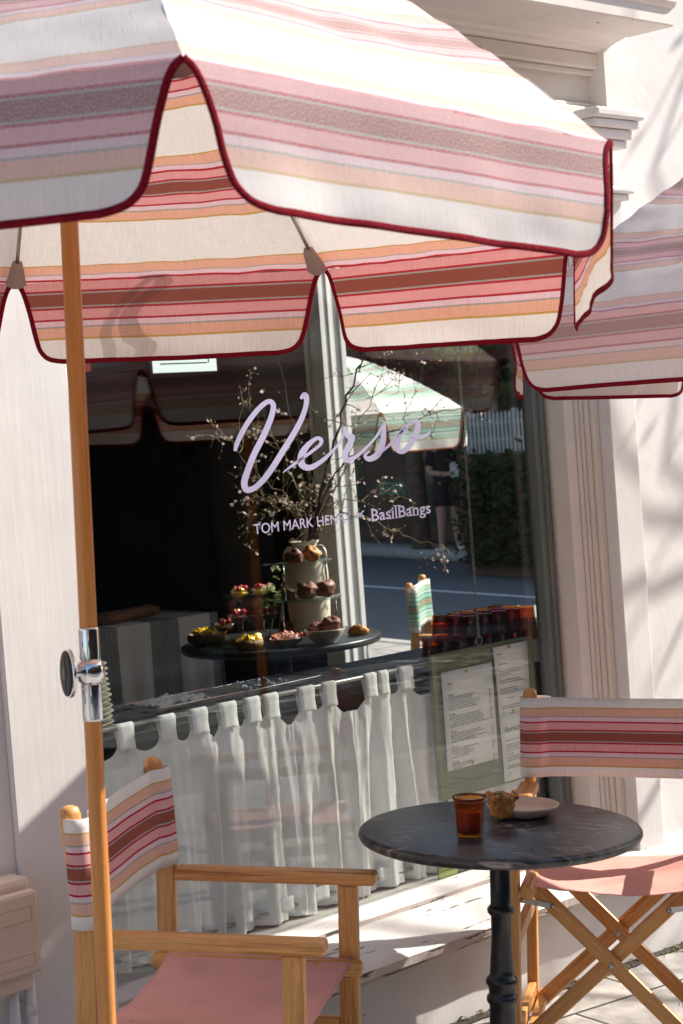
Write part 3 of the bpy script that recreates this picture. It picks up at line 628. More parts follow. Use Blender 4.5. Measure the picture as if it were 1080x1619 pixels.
# =====================================================================
# UMBRELLAS
# =====================================================================
def lerp(a,b,t): return a+(b-a)*t
EDGE=[(0,.003),(.04,.011),(.12,.018),(.26,.025),(.45,.033),(.62,.039),(.8,.047),(.88,.054),(.94,.064),(.975,.077),(1.0,.100)]
def umbrella(name,label,cen,nrm,R,ph,H,p_,VH,mat,poleLen,offs={},group='striped canvas umbrellas',straps=True,bindm=None,pole_r=.0145,seed=1,flare=.10,pshift=None):
    bindm=bindm or M['binding']
    nrm=Vector(nrm).normalized(); e1=Vector((0,1,0)).cross(nrm).normalized(); e2=nrm.cross(e1)
    cen=Vector(cen); base=cen-nrm*poleLen; rnd=random.Random(seed)
    root=thing(name,label,'umbrella',Matrix.Translation(base)@Matrix((e1,e2,nrm)).transposed().to_4x4(),group)
    hz=poleLen
    cor=[]
    for i in range(8):
        a=ph+i*math.pi/4; o=Vector(offs.get(i,(0,0,0)))
        wo=Vector((e1.dot(o),e2.dot(o),nrm.dot(o)))
        cor.append(Vector((R*math.cos(a),R*math.sin(a),hz))+wo)
    def ridge(i,t):   # t 0 apex .. 1 rim
        c=cor[i%8]; return Vector((c.x*t,c.y*t,hz+H+(c.z-(hz+H))*(t**p_)))
    no=mathutils.noise; FL=flare if isinstance(flare,dict) else None; flare0=flare
    for i in range(8):
        A,B=cor[i],cor[(i+1)%8]; L=(B-A).length; X=(B-A)/L; mid=(A+B)/2; out=Vector((mid.x,mid.y,0)).normalized()
        flare=FL.get(i,.10) if FL else flare0
        N_=26; ts=[k/N_ for k in range(N_+1)]; arc=[0]
        mp=[(ridge(i,t)+ridge(i+1,t))/2 for t in ts]
        al=[0]*(N_+1)
        for k in range(N_-1,-1,-1): al[k]=al[k+1]+(mp[k+1]-mp[k]).length
        b=MB()
        def surf(u,v):
            t=v; a_=ridge(i,t); c_=ridge(i+1,t); P=lerp(a_,c_,u)
            s=4*u*(1-u); P=P+Vector((0,0,-.020*s*t*(1-t)*4))
            # crinkle near seams
            k=no.noise(Vector((u*9+i*7,v*14,seed)))*.004*min(1,t*3)+.0022*math.sin(v*95+i)*(math.exp(-u*16)+math.exp(-(1-u)*16))*min(1,t*3)*(1-t**8); P=P+Vector((0,0,k)); return P
        def uvs(u,v):
            k=min(N_-1,int(v*N_)); f=v*N_-k; return (u*L,VH+lerp(al[k],al[k+1],f))
        b.grid(surf,22,N_*2,uvs)
        e_=EDGE
        def val(u,wi):
            w_,e=e_[wi]; x=lerp(e,L-e,u); s=x/L
            top=lerp(A,B,s)
            wave=(no.noise(Vector((s*3.1+i*5,w_*1.2,seed+3)))*.022+no.noise(Vector((s*9+i*5,w_*2.5,seed+9)))*.007)*w_
            return top+out*(flare*VH*w_+wave-.012*w_*w_)-Vector((0,0,VH*w_))
        nW=len(e_)-1; nu=22; base_=len(b.v); vs=[];uvl=[]
        for a_ in range(nu+1):
            # denser at the ends
            u=a_/nu
            for w_i in range(nW+1):
                vs.append(val(u,w_i)); w_,e=e_[w_i]; uvl.append((lerp(e,L-e,u),VH*(1-w_)))
        fs=[];uu=[]
        for a_ in range(nu):
            for c_ in range(nW):
                q=(a_*(nW+1)+c_,(a_+1)*(nW+1)+c_,(a_+1)*(nW+1)+c_+1,a_*(nW+1)+c_+1); fs.append(q); uu.append([uvl[z] for z in q])
        b.add(vs,fs,uu,True)
        pn=b.build('canopy_panel',mat,root)
        pts=[val(0,w_i) for w_i in range(nW+1)]+[val(a_/nu,nW) for a_ in range(1,nu)]+[val(1,w_i) for w_i in range(nW,-1,-1)]
        pts=[tuple(q) for q in pts]; pts=[Vector(q) for q in cr(pts,2)]
        pts=[A+Vector((0,0,.002))]+pts+[B+Vector((0,0,.002))]
        bb=MB(); bb.tube(pts,.0052,8,flat=.42,up=out); bb.build('hem_binding',bindm,pn)
        if straps and i in straps:
            s0=straps[i]
            def sp(s,w_,o_): 
                top=lerp(A,B,s); return top+out*(flare*VH*w_+.006+o_*.35)-Vector((0,0,VH*w_))
            bb=MB()
            def rib(path,wd):
                vs=[];n=len(path)
                for (s,w_,o_) in path:
                    vs.append(sp(s-wd/2,w_,o_)); vs.append(sp(s+wd/2,w_,o_))
                bb.add(vs,[(2*q,2*q+1,2*q+3,2*q+2) for q in range(n-1)],None,True)
            sg=-1
            rib(cr([(s0+.0*sg,-.10,.0),(s0-.04*sg*-1,-.02,.012),(s0+.055,.25,.02),(s0+.05,.55,.02),(s0+.015,.75,.015),(s0+.03,.98,.015)],5),.055)
            rib(cr([(s0+.01,-.06,.004),(s0+.075,.12,.02),(s0+.12,.4,.025),(s0+.10,.68,.02),(s0+.085,.97,.02)],5),.03)
            rib([(s0-.06,-.105,.003),(s0+.05,-.105,.003)],.03) if False else None
            bb.add([sp(s0-.05,-.06,.004),sp(s0+.04,-.06,.004),sp(s0+.04,-.13,-.0),sp(s0-.05,-.13,-.0)],[(0,1,2,3)])
            bb.build('tie_strap',M['strap'],root,solid=.0015)
    for i in range(8):
        c=cor[i]; rad=Vector((c.x,c.y,0)).normalized()
        pts=[ridge(i,t)-Vector((0,0,.022*(1-t*.2)))-rad*.004 for t in [.03,.15,.3,.45,.6,.75,.88,.965]]
        b=MB(); b.tube(pts,.0042,8); b.build('rib',M['steel'],root)
        # pocket holding the rib tip
        a_=ridge(i,.925)-Vector((0,0,.030)); e=ridge(i,.972)-Vector((0,0,.026))-rad*.004; sd=Vector((-rad.y,rad.x,0))
        b=MB(); q=[]
        for (P,w_,h_) in ((a_,.011,.009),(e,.021,.010)):
            for (x,y) in ((-1,-.2),(-.35,-1),(.35,-1),(1,-.2),(.8,1),(-.8,1)): q.append(P+sd*(x*w_)+Vector((0,0,y*h_)))
        b.add(q,[(k,(k+1)%6,6+(k+1)%6,6+k) for k in range(6)]+[(5,4,3,2,1,0),(6,7,8,9,10,11)])
        b.build('rib_pocket',M['pocket'],root,solid=.001)
    ps=pshift or (lambda z:Vector((0,0,0)))
    b=MB(); b.tube([Vector((0,0,q))+ps(q) for q in (0,hz*.25,hz*.5,hz*.75,hz+H-.05)],pole_r,20); pole=b.build('pole',M['polewood'],root)
    b=MB(); b.lathe([(.016,hz+H-.16),(.035,hz+H-.155),(.035,hz+H-.12),(.016,hz+H-.115)],n=20); b.build('hub',M['chrome'],root)
    b=MB(); b.lathe([(.0,hz+H-.01),(.03,hz+H-.005),(.022,hz+H+.015),(.012,hz+H+.03),(.016,hz+H+.045),(.0,hz+H+.06)],n=16); b.build('finial',M['polewood'],root)
    b=MB(); b.lathe([(.0,.0),(.22,.0),(.225,.02),(.20,.05),(.05,.06),(.03,.09),(.03,.30),(.0,.30)],n=40); b.v=[p+ps(0) for p in b.v]; b.build('base',M['iron'],root)
    root['_hz']=hz
    return root,pole,base,(e1,e2,nrm),cor
U1C=Vector((1.712,2.368,1.988)); U1N=Vector((.0704,.0109,1)).normalized()
_e1=Vector((0,1,0)).cross(U1N).normalized(); _e2=U1N.cross(_e1); _rl=Vector((_e1.dot(r0),_e2.dot(r0),0)).normalized()
PS=lambda z:_rl*(.025-.018*z)
U1=umbrella('cantilever_umbrella' if False else 'patio_umbrella','large pink and red striped umbrella in front, on the wooden pole with a chrome joint',U1C,U1N,.88,-14.600,.52,1.55,.165,M['stripe'],1.96,straps={3:.53},seed=2,flare={0:.22,1:.03,7:.10},pshift=PS,
   offs={0:(-.012,.0,.012),1:(.015,-.01,-.006),2:(-.0,.02,-.03),3:(-.02,.012,.012),4:(.01,.0,.012),7:(0,0,-.024)})
# chrome joint on the pole
ur,pole,ub,(ue1,ue2,un),_c=U1
def polez(py):   # distance up the pole of the point seen at image row py
    lo,hi=0,2.0
    for _ in range(40):
        m_=(lo+hi)/2; P=ub+un*m_+r0*(.025-.018*m_)-CC; d=P.dot(VV); y=809.5-F*P.dot(UU)/d
        if y>py: lo=m_
        else: hi=m_
    return lo
z1=polez(1140); z2=polez(992); zk=polez(1062); z0=polez(1065)
r=.0148
j=MB(); j.lathe([(r,z1),(r+.0018,z1),(r+.0022,z1+.003),(r+.0022,z2-.003),(r+.0018,z2),(r,z2)],n=32)
jo=j.build('joint_sleeve',M['chrome'],ur)
lv=lambda wv: Vector((ue1.dot(wv),ue2.dot(wv),un.dot(wv)))
side=lv((-r0*.92-v0*.40).normalized()); side.z=0; side.normalize(); rgt=lv(-v0); rgt.z=0; rgt.normalize(); perp=Vector((0,0,1)).cross(side)
b=MB(); b.lathe([(r+.0024,zk-.020),(r+.007,zk-.012),(r+.0078,zk),(r+.007,zk+.012),(r+.0024,zk+.020)],n=32)
b.build('joint_collar',M['chrome'],ur)
for pz,(w_) in ((z2-.013,0),(z1+.012,0)):
    c=rgt*(r+.0022)+Vector((0,0,pz))+perp*-.004; mt=rgt.to_track_quat('Z','Y').to_matrix().to_4x4()
    b=MB(); b.lathe([(.0045,-.001),(.0045,.001),(.003,.0018),(.0,.0012)],c,14,mt); b.build('screw',M['steel'],ur)
for aa in (-.55,.05):
    d=(rgt*math.cos(aa)+Vector((0,0,1)).cross(rgt)*math.sin(aa))*(r+.0026)
    for q0_,q1_ in ((z1+.004,zk-.02),(zk+.02,z2-.004)):
        b=MB(); b.tube([d+Vector((0,0,q0_)),d+Vector((0,0,q1_))],.0014,8); b.build('clamp_ridge',M['chrome'],ur)
kc=Vector((0,0,zk))
mt=side.to_track_quat('Z','Y').to_matrix().to_4x4()
b=MB(); b.lathe([(.0,.012),(.012,.012),(.009,.022),(.009,.028),(.030,.030),(.038,.032),(.0395,.036),(.037,.0385),(.0,.0385)],kc,36,mt); kn=b.build('knob',M['chrome'],ur)
b=MB(); b.lathe([(.0,.0386),(.0365,.0386),(.0362,.0405),(.030,.0418),(.0,.042)],kc,36,mt); kf=b.build('knob_face',M['black'],kn)
b=MB(); b.lathe([(.0,.0421),(.011,.0421),(.010,.0432),(.0,.0434)],kc,24,mt); b.bar(kc+side*.0424+Vector((0,0,-.030)),kc+side*.0424+Vector((0,0,.030)),.0016,.0008,side); b.build('knob_cap',pmat('dark grey plastic',(.05,.05,.055),.5),kn)
for ch_ in ur.children:
    if ch_.name.split('.')[0] in ('joint_sleeve','joint_collar','screw','clamp_ridge','knob'):
        ch_.matrix_local=Matrix.Translation(PS(zk))@Matrix.Translation((0,0,zk))@(Vector((0,0,1)).rotation_difference((PS(zk+.1)-PS(zk)+Vector((0,0,.1))).normalized()).to_matrix().to_4x4())@Matrix.Translation((0,0,-zk))
# second umbrella
umbrella('patio_umbrella','pink and red striped umbrella at the right edge, beyond the front one',(4.000,2.357,1.803),(.03,-.015,1),.88,R_(150.5),.50,1.55,.160,M['stripe'],1.85,straps={},seed=9,flare=.04)
# =====================================================================
# DIRECTOR'S CHAIRS
# =====================================================================
def chair(name,label,mat,w_=.50,dp=.405,sm=None,seatm=None,ha=.645,seed=1):
    root=thing(name,label,'chair',mat,"director's chairs")
    sm=sm or M['stripe_chair']; seatm=seatm or M['seat']; W=M['wood']; x=w_/2; no=mathutils.noise
    cv0,cv1=.655,.865
    for s in (-1,1):
        b=MB(); b.bar((s*x,0,.02),(s*x,0,.70),.028,.042,(0,1,0)); b.build('leg',W,root,bevel=.005)['label']='rear leg'
        b=MB(); vs=[];  # back post with rounded top
        pts=[(s*x,-.004,.70),(s*x,-.016,.78),(s*x,-.026,.868),(s*x,-.028,.880),(s*x,-.0285,.886)]
        b.tube(pts,[.021,.021,.0215,.0185,.008],14,flat=.8); b.build('back_post',W,root)
        b=MB(); b.bar((s*x,dp,.02),(s*x,dp,ha-.029),.028,.042,(0,1,0)); b.build('leg',W,root,bevel=.005)['label']='front leg'
        b=MB(); b.bar((s*x,.0215,ha-.014),(s*x,dp+.062,ha-.014),.050,.028,(0,0,1)); b.build('armrest',W,root,bevel=.008)
        b=MB(); b.bar((s*x,.0215,.315),(s*x,dp-.0215,.315),.022,.036,(0,0,1)); b.build('side_rail',W,root,bevel=.004)
        b=MB(); b.bar((s*x,.0215,.085),(s*x,dp-.0215,.085),.022,.036,(0,0,1)); b.build('side_rail',W,root,bevel=.004)
        # seat rail with a rounded outer side
        xr=s*(x-.036); b=MB(); b.tube([(xr,-.025,.448),(xr,-.022,.448),(xr,dp+.03,.448),(xr,dp+.034,.448)],[.014,.0185,.0185,.014],12,flat=1.0,up=(1,0,0)); b.build('seat_rail',W,root)
        # metal links between leg and crossing bars
        for yy in (.028,dp-.028):
            b=MB()
            b.bar((s*(x-.005),yy,.418),(s*(x-.095),yy,.402),.0025,.014,(0,0,1))
            for (bx,bz) in ((x-.018,.416),(x-.092,.4025)):
                b.tube([(s*bx,yy-.005,bz),(s*bx,yy+.005,bz)],.0065,10)
            b.build('hinge_link',M['steel'],root)
    # crossing legs
    k=0
    for y0_ in (.058,dp-.052):
        for s in (-1,1):
            yy=y0_+s*.0105; sgn=1 if y0_>.1 else 1
            a=Vector((s*(x-.040),yy,.452)); c=Vector((-s*(x-.030),yy,.066)); d=(c-a).normalized()
            b=MB(); b.bar(a,c+d*.012,.020,.038,Vector((0,0,1))) ; b.build('cross_leg',W,root,bevel=.007)
        for (bx,bz,yy) in ((0,.258,y0_),(x-.034,.072,y0_-.0105),(-x+.034,.072,y0_+.0105)):
            b=MB(); b.tube([(bx,yy-.024,bz),(bx,yy-.022,bz),(bx,yy+.022,bz),(bx,yy+.024,bz)],[.004,.0075,.0075,.004],12)
            b.build('bolt',M['steel'],root)
    for s in (-1,1):
        b=MB(); b.bar((s*(x-.030),-.012,.066+.0),(s*(x-.030),dp+.02,.066),.024,.024,(0,0,1)); b.build('foot_rail',W,root,bevel=.004)
    # canvas back: sleeve round both posts + sheet between them
    def outline():
        P=[]; R2=.0245
        def cy(z): return 0
        n=10
        # right post sleeve from the inner back, round the outside, to the front
        P.append((x-.055,-.018)); P.append((x-.035,-.026))
        for q in range(n+1):
            a=-math.pi/2+math.pi*q/n*1.0; P.append((x+.026*math.cos(a)*1.0,.026*math.sin(a)))
        P.append((x-.03,.021)); P.append((x-.056,.004))
        m_=10
        for q in range(1,m_): 
            t=q/m_; P.append((lerp(x-.056,-(x-.056),t),.004-.006*4*t*(1-t)*1.0))
        P.append((-(x-.056),.004)); P.append((-(x-.03),.021))
        for q in range(n+1):
            a=math.pi/2+math.pi*q/n; P.append((-x+.026*math.cos(a),.026*math.sin(a)))
        P.append((-(x-.035),-.026)); P.append((-(x-.055),-.018)); return P
    O=outline(); cum=[0]
    for q in range(1,len(O)): cum.append(cum[-1]+math.hypot(O[q][0]-O[q-1][0],O[q][1]-O[q-1][1]))
    nz=12; rk=lambda z:-.004-.24*(z-.70) if z>.70 else 0
    def cf(u,v):
        q=min(len(O)-1,int(round(u*(len(O)-1)))); z=lerp(cv0,cv1,v); px,py=O[q]
        midk=max(0,1-abs(px)/(x-.05)); z+=-.002*midk*(1 if v>.5 else -0.3)*abs(v-.5)*2
        wob=no.noise(Vector((px*7,z*9,seed)))*.005*(1 if abs(px)<x-.05 else 0)
        return (px,py+rk(z)*.35+wob,z)
    b=MB(); b.grid(cf,len(O)-1,nz,lambda u,v:(cum[min(len(O)-1,int(round(u*(len(O)-1))))],(cv1-cv0)*v)); cb=b.build('canvas_back',sm,root,solid=.0016)
    # seat
    def sf(u,v):
        t=u; y=lerp(.008,dp+.012,v); xx=lerp(-(x-.030),x-.030,t); sag=4*t*(1-t)
        edge=abs(v-.5)*2
        z=.468-.026*sag**.7*(1-.18*edge**3)+no.noise(Vector((xx*7,y*9,seed+4)))*.006*sag+no.noise(Vector((xx*30,y*12,seed+8)))*.0025*sag
        if t<.0 : z-=.0
        y2=y-(.007*sag if v>.5 else -.007*sag)*edge
        return (xx,y2,z)
    b=MB(); nu=30
    b.grid(sf,nu,30)
    for s,uu in ((1,1),(-1,0)):   # wrap round the rails
        def wf(u,v,s=s,uu=uu):
            a=lerp(math.pi*.42,-math.pi*.55,u); y=lerp(.008,dp+.012,v); xr=s*(x-.036)
            return (xr+s*.0205*math.cos(a),y,.448+.0205*math.sin(a))
        b.grid(wf,6,16)
    b.build('seat',seatm,root,solid=.0016)
    return root
LC=chair('directors_chair',"director's chair on the left in shade, striped back, behind the umbrella pole",T(G(2.117,2.994))@frame(-2.530),w_=.525,dp=.402,ha=.648,seed=3)
RC=chair('directors_chair',"director's chair on the right in sunlight, behind the round marble table",T(G(3.734,3.001))@frame(-4.115),w_=.467,dp=.405,ha=.645,seed=8)
# =====================================================================
# TABLE AND WHAT STANDS ON IT
# =====================================================================
TP=at(790,1307,3.90); TH=.72
for _ in range(4):
    _b=TP-NN*TH; TH+=_b.z-gz(_b.x,_b.y)
TP=TP-NN*TH; TM=T(G(TP.x,TP.y))@frame(R_(40)); TR=.5*448*3.90/F
tb=thing('bistro_table','round dark grey marble bistro table on a black iron column','table',TM)
b=MB(); b.lathe([(.0,TH-.024),(TR-.012,TH-.024),(TR-.004,TH-.020),(TR,TH-.012),(TR-.001,TH-.006),(TR-.006,TH-.0015),(TR-.013,TH),(0.0001,TH)],n=96); b.build('tabletop',M['marble'],tb)
def ziny(py):
    lo,hi=0,TH; up=NN
    for _ in range(40):
        m_=(lo+hi)/2; P=G(TP.x,TP.y)+up*m_-CC; d=P.dot(VV); y=809.5-F*P.dot(UU)/d
        if y>py: lo=m_
        else: hi=m_
    return lo
r1=ziny(1437); r2=ziny(1553); r3=ziny(1575)
b=MB(); pr=[(.0,.13),(.030,.13),(.026,.15),(.024,r3-.03),(.0245,r3-.016),(.028,r3-.012),(.0295,r3-.005),(.028,r3+.003),(.0245,r3+.006),(.026,r2-.006),(.0305,r2-.001),(.031,r2+.006),(.028,r2+.013),(.0235,r2+.017),(.0225,r2+.03),(.019,r2+.10),(.019,r1-.014),(.022,r1-.011),(.0255,r1-.006),(.0258,r1+.001),(.0225,r1+.007),(.0195,r1+.010),(.020,TH-.05),(.020,TH-.0245),(0,TH-.0245)]
pr=[(q*1.16,z) for q,z in pr]
b.lathe(pr,n=32); b.build('column',M['iron'],tb)
b=MB(); b.bar((-.13,0,TH-.03),(.13,0,TH-.03),.03,.008); b.bar((0,-.13,TH-.0302),(0,.13,TH-.0302),.03,.008); b.build('top_bracket',M['iron'],tb)
for k in range(3):
    a=R_(20+120*k); d=Vector((math.cos(a),math.sin(a),0))
    b=MB(); b.tube([tuple(d*q+Vector((0,0,z))) for q,z in ((.0,.135),(.05,.13),(.11,.10),(.17,.05),(.22,.022),(.25,.018))],[.022,.02,.017,.014,.013,.012],12); b.build('foot',M['iron'],tb)
TO=G(TP.x,TP.y)+NN*TH
def ontable(px,py,h=0):
    q=ray(px,py); o=TO+NN*h; t=(o-CC).dot(NN)/q.dot(NN); return CC+q*t
FT=frame(0)
# amber tumbler with tea
c=ontable(743,1321,.0006); tm=T(c)@FT; tg=thing('tumbler','dark amber glass tumbler half full of tea on the marble table','glass',tm)
hh=.083
b=MB(); b.lathe([(.0,.0),(.026,.0),(.0275,.003),(.0285,.02),(.0305,.055),(.0335,.072),(.037,hh-.0),(.0362,hh+.0006),(.0348,hh-.0008),(.0318,.072),(.0288,.055),(.0268,.02),(.025,.008),(0,.007)],n=40); b.build('glass_body',M['amber_d'],tg)
b=MB(); b.lathe([(.0,.0072),(.0246,.0082),(.0264,.02),(.0278,.052),(.0276,.0525),(.0,.0525)],n=40); b.build('tea',M['tea'],tg)
b=MB(); b.lathe([(.0352,hh-.0045),(.0376,hh-.002),(.0378,hh+.0008),(.0358,hh+.0014),(.0343,hh-.0005)],n=40,closed=True); b.build('rim',M['amber_lip'],tg)
c=ontable(827,1288,.0006); pm=T(c)@FT; b=MB()
b.lathe([(.0,.0),(.052,.0),(.060,.004),(.074,.013),(.079,.021),(.0805,.0245),(.079,.0255),(.0765,.024),(.071,.0145),(.060,.0095),(.0,.009)],n=56)
for i,p in enumerate(b.v): b.v[i]=(pm@p)
tag(b.build('plate',M['plate'],loc=c),'tan stoneware side plate on the marble table','plate')
# savoury tart standing on the plate
c=ontable(794,1291,.0105); px_=thing('savoury_tart','small crusty baked tart with green filling on the tan plate','food',T(c)@frame(R_(60)))
b=MB(); rn=random.Random(4); n=48; vs=[]; prof=[(.0,.0),(.022,.0),(.0245,.006),(.0255,.012),(.026,.018),(.0275,.024),(.028,.030),(.030,.036),(.0335,.043),(.0345,.047),(.031,.0475),(.027,.043),(.018,.039),(.0,.038)]
for (r_,z_) in prof:
    for jx in range(n):
        a=2*math.pi*jx/n; f=1+.05*math.cos(4*a+.4)*(z_/.05)+.16*mathutils.noise.noise(Vector((math.cos(a)*5,math.sin(a)*5,z_*150)))
        zz_=z_+(.0025*math.cos(4*a+.4)+.004*mathutils.noise.noise(Vector((math.cos(a)*4,math.sin(a)*4,9))))*(1 if z_>.03 else 0)*(r_/.036)
        vs.append((r_*math.cos(a)*f,r_*math.sin(a)*f,zz_))
b.add(vs,[(i*n+j,i*n+(j+1)%n,(i+1)*n+(j+1)%n,(i+1)*n+j) for i in range(len(prof)-1) for j in range(n)],None,True); b.build('crust',M['pastry'],px_)
for k in range(11):
    a=k*.571+.2; q_=.0285 if k%3 else .020; b=MB(); b.blob((q_*math.cos(a),q_*math.sin(a),.043+.003*(k%3)),(.008+.002*(k%2),.007,.0055),10,7,.7,k+50); b.build('crust_flake',M['pastry'],px_)
b=MB(); b.blob((0,0,.041),(.021,.021,.007),14,7,.6,3); b.build('filling',M['greens'],px_)
# =====================================================================
# METER BOX AND CONDUITS
# =====================================================================
a=ony(0,1400,3.30); c0=ony(52,1395,3.30); c1=ony(56,1530,3.30); a1=ony(0,1558,3.30)
mx0=c0.x-.26; mx1=c0.x; mz1=c0.z+.0; mz0=c1.z-.008
bx=thing('meter_box','beige plastic utility box on the left edge of the white wall','utility box',T((mx1-.13,3.385,mz0)))
def lb(b,o=Vector((mx1-.13,3.385,mz0))): b.v=[p-o for p in b.v]; return b
b=MB(); b.box((mx0,3.315,mz0+.02),(mx1+.006,3.384,mz1+.012)); lb(b).build('housing',M['meter'],bx,bevel=.014)
b=MB(); b.box((mx0+.004,3.285,mz0),(mx1,3.3145,mz1-.012)); lb(b).build('cover',M['meter'],bx,bevel=.008)
b=MB(); b.box((mx0+.02,3.30,mz0-.035),(mx1-.018,3.375,mz0+.019)); lb(b).build('lower_cap',M['meter'],bx,bevel=.005)
b=MB(); b.box((mx1+.0065,3.335,(mz0+mz1)/2-.035),(mx1+.022,3.350,(mz0+mz1)/2+.04)); lg=lb(b).build('fixing_lug',M['meter'],bx,bevel=.006)
b=MB(); b.lathe([(.0,.0),(.0055,.0),(.005,.002),(.0,.0015)],Vector((mx1+.014,3.3348,(mz0+mz1)/2+.012)),12,Vector((0,-1,0)).to_track_quat('Z','Y').to_matrix().to_4x4()); lb(b).build('screw',M['stain'],bx)
b=MB()
for (zz0,zz1) in ((mz1-.075,mz1-.045),(mz0+.02,mz0+.045)):
    x0_,x1_=mx0+.02,mx1-.02
    for (p,q) in (((x0_,zz0),(x1_,zz0)),((x0_,zz1),(x1_,zz1)),((x0_,zz0),(x0_,zz1)),((x1_,zz0),(x1_,zz1))):
        b.bar((p[0],3.2848,p[1]),(q[0],3.2848,q[1]),.0008,.0016,(0,0,1) if p[0]!=q[0] else (1,0,0))
lb(b).build('embossed_frame',pmat('beige plastic relief',(.50,.37,.29),.5),bx)
for k,(px_0,lab) in enumerate(((22,'white conduit pipe under the beige box, left one'),(49,'grey conduit pipe with a saddle clip under the beige box, right one'))):
    x_=ony(px_0,1590,3.345).x; b=MB(); b.tube([(x_,3.345,mz0-.03),(x_,3.345,mz0-.2),(x_,3.345,-.1)],.0125,16)
    o=b.build('conduit',M['pvc'],loc=(x_,3.345,0)); tag(o,lab,'pipe','conduits under the utility box')
    if k==1:
        bb=MB(); zc=ony(44,1600,3.33).z; bb.tube([(0,0,zc-.012),(0,0,zc-.011),(0,0,zc+.011),(0,0,zc+.012)],[.0128,.0142,.0142,.0128],16); bb.bar((-.035,.024,zc),(.035,.024,zc),.004,.02,(0,0,1)); bb.build('saddle_clip',M['pvc'],o)
# =====================================================================
# CURTAINS, MENU BOARD
# =====================================================================
no=mathutils.noise
YR=3.565
zr0=ony(180,1146,YR).z; zr1=ony(660,1058,YR).z; ZR=(zr0+zr1)/2
xa=ony(150,1150,YR).x
b=MB(); b.tube([(XL+.0,YR,ZR),(XR0-.001,YR,ZR)],.0065,14); rod=b.build('curtain_rod',M['alu'],loc=(XL,YR,ZR)); tag(rod,'thin grey metal rod holding the cafe curtains across the window','curtain rod')
ZB=.372
b=MB(); b.tube([(XL+.0,YR,ZB),(XR0-.001,YR,ZB)],.005,12); tag(b.build('curtain_rod',M['alu'],loc=(XL,YR,ZB)),'grey lower rod just above the window sill behind the curtain hems','curtain rod')
def curtain(xs,label,seed,ztop=None,lowtabs=True,ext=None):
    """xs: list of (x0,x1) of the tabs; cloth hangs between them"""
    x0=ext[0] if ext else xs[0][0]-.012; x1=ext[1] if ext else xs[-1][1]+.012; rn=random.Random(seed)
    root=thing('cafe_curtain',label,'curtain',T((x0+x1)/2,YR,ZR),'linen cafe curtains in the shop window'); O=Vector(((x0+x1)/2,YR,ZR))
    mids=[(a+c)/2 for a,c in xs]
    def top(x):
        # sag between tabs
        for a,c in xs:
            if a<=x<=c: return 0
        for k in range(len(xs)-1):
            if xs[k][1]<x<xs[k+1][0]:
                t=(x-xs[k][1])/(xs[k+1][0]-xs[k][1]); g_=xs[k+1][0]-xs[k][1]; return -min(.045,.10*g_**.5*.9+.0)*(4*t*(1-t))**.6
        return -.012-.9*min(.03,max(xs[0][0]-x,x-xs[-1][1],0))
    nf=len(xs)
    ph=[rn.uniform(0,6) for _ in range(6)]
    def f(u,v):
        x=lerp(x0,x1,u); zt=ZR-.045+top(x); z=lerp(zt,ZB-.030,v)
        amp=(.0045+.0085*min(1,v*2.2))*(.45+2.0*abs(no.noise(Vector((x*7,seed*3,v*.5)))))
        wx=x+.012*math.sin(x*23+ph[0]+v*1.0)*v
        y=YR+amp*(math.sin(x*66+ph[1]+2.2*no.noise(Vector((x*6,v*.8,seed)))+v*.7)+.45*math.sin(x*139+ph[3]+2*no.noise(Vector((x*11,v,seed+5)))))+.006*no.noise(Vector((x*22,z*5,seed)))+.0025*no.noise(Vector((x*60,z*30,seed)))
        for m_ in mids: y-=.004*math.exp(-((x-m_)/.022)**2)*(1-v)**3
        y=max(YG+.02,y)
        return Vector((wx,y,z))-O
    b=MB(); b.grid(f,int((x1-x0)*330)+8,40); b.build('cloth',M['curtain'],root)
    for a,c in xs:
        b=MB(); n=14; w0=(c-a)
        def tf(u,v,a=a,c=c):
            # loop front up over the rod and down behind
            x=lerp(a,c,u); t=v
            if t<.4: q=t/.4; return Vector((lerp((a+c)/2,x,.90+.10*abs(2*q-1)) ,YR-.0085-.003*(1-q)*(1-q)+.0012*math.sin(u*9+q*3),lerp(ZR-.058,ZR,q)))-O
            if t<.6: q=(t-.4)/.2; an=math.pi-math.pi*q; return Vector((x,YR+.0085*math.cos(an),ZR+.0085*math.sin(an)))-O
            q=(t-.6)/.4; return Vector((x+.01*q,YR+.0085,lerp(ZR,ZR-.06,q)))-O
        b.grid(tf,3,20); b.build('tab',M['curtain'],root,solid=.0012)
    if lowtabs:
        for a,c in xs[::2]:
            b=MB()
            def lf(u,v,a=a,c=c):
                x=lerp(a,c,u); return Vector((x,YR-.007+.003*math.sin(u*3),lerp(ZB+.03,ZB-.006,v)))-O
            b.grid(lf,3,4); b.build('hem_tab',M['curtain'],root,solid=.0012)
    return root
def X_(px): return ony(px,1151-.183*(px-165),YR).x
tp=[(165,180),(182,208),(249,274),(299,325),(343,371),(385,408),(414,437),(469,494),(507,528),(574,592),(596,611),(628,650)]
xt=[(X_(a),X_(c)) for a,c in tp]
xt0=[(XL+.015,XL+.05)]+xt[1:]
md=lambda i:(xt0[i-1][1]+xt0[i][0])/2
curtain(xt0[:4],'pale linen cafe curtain behind the left chair, nearest the pole',1,ext=(XL+.004,md(4)+.012))
curtain(xt0[4:7],'pale linen cafe curtain panel between the left chair and the table, second from left',2,ext=(md(4)-.004,md(7)+.012))
curtain(xt0[7:9],'pale linen cafe curtain panel left of the round table top, third from left',3,ext=(md(7)-.004,md(9)+.012))
curtain(xt0[9:],'pale linen cafe curtain panel beside the left edge of the olive menu board',4,ext=(md(9)-.012,xt0[-1][1]+.10))
xe=ony(846,1030,YR).x; xf=ony(866,1030,YR).x
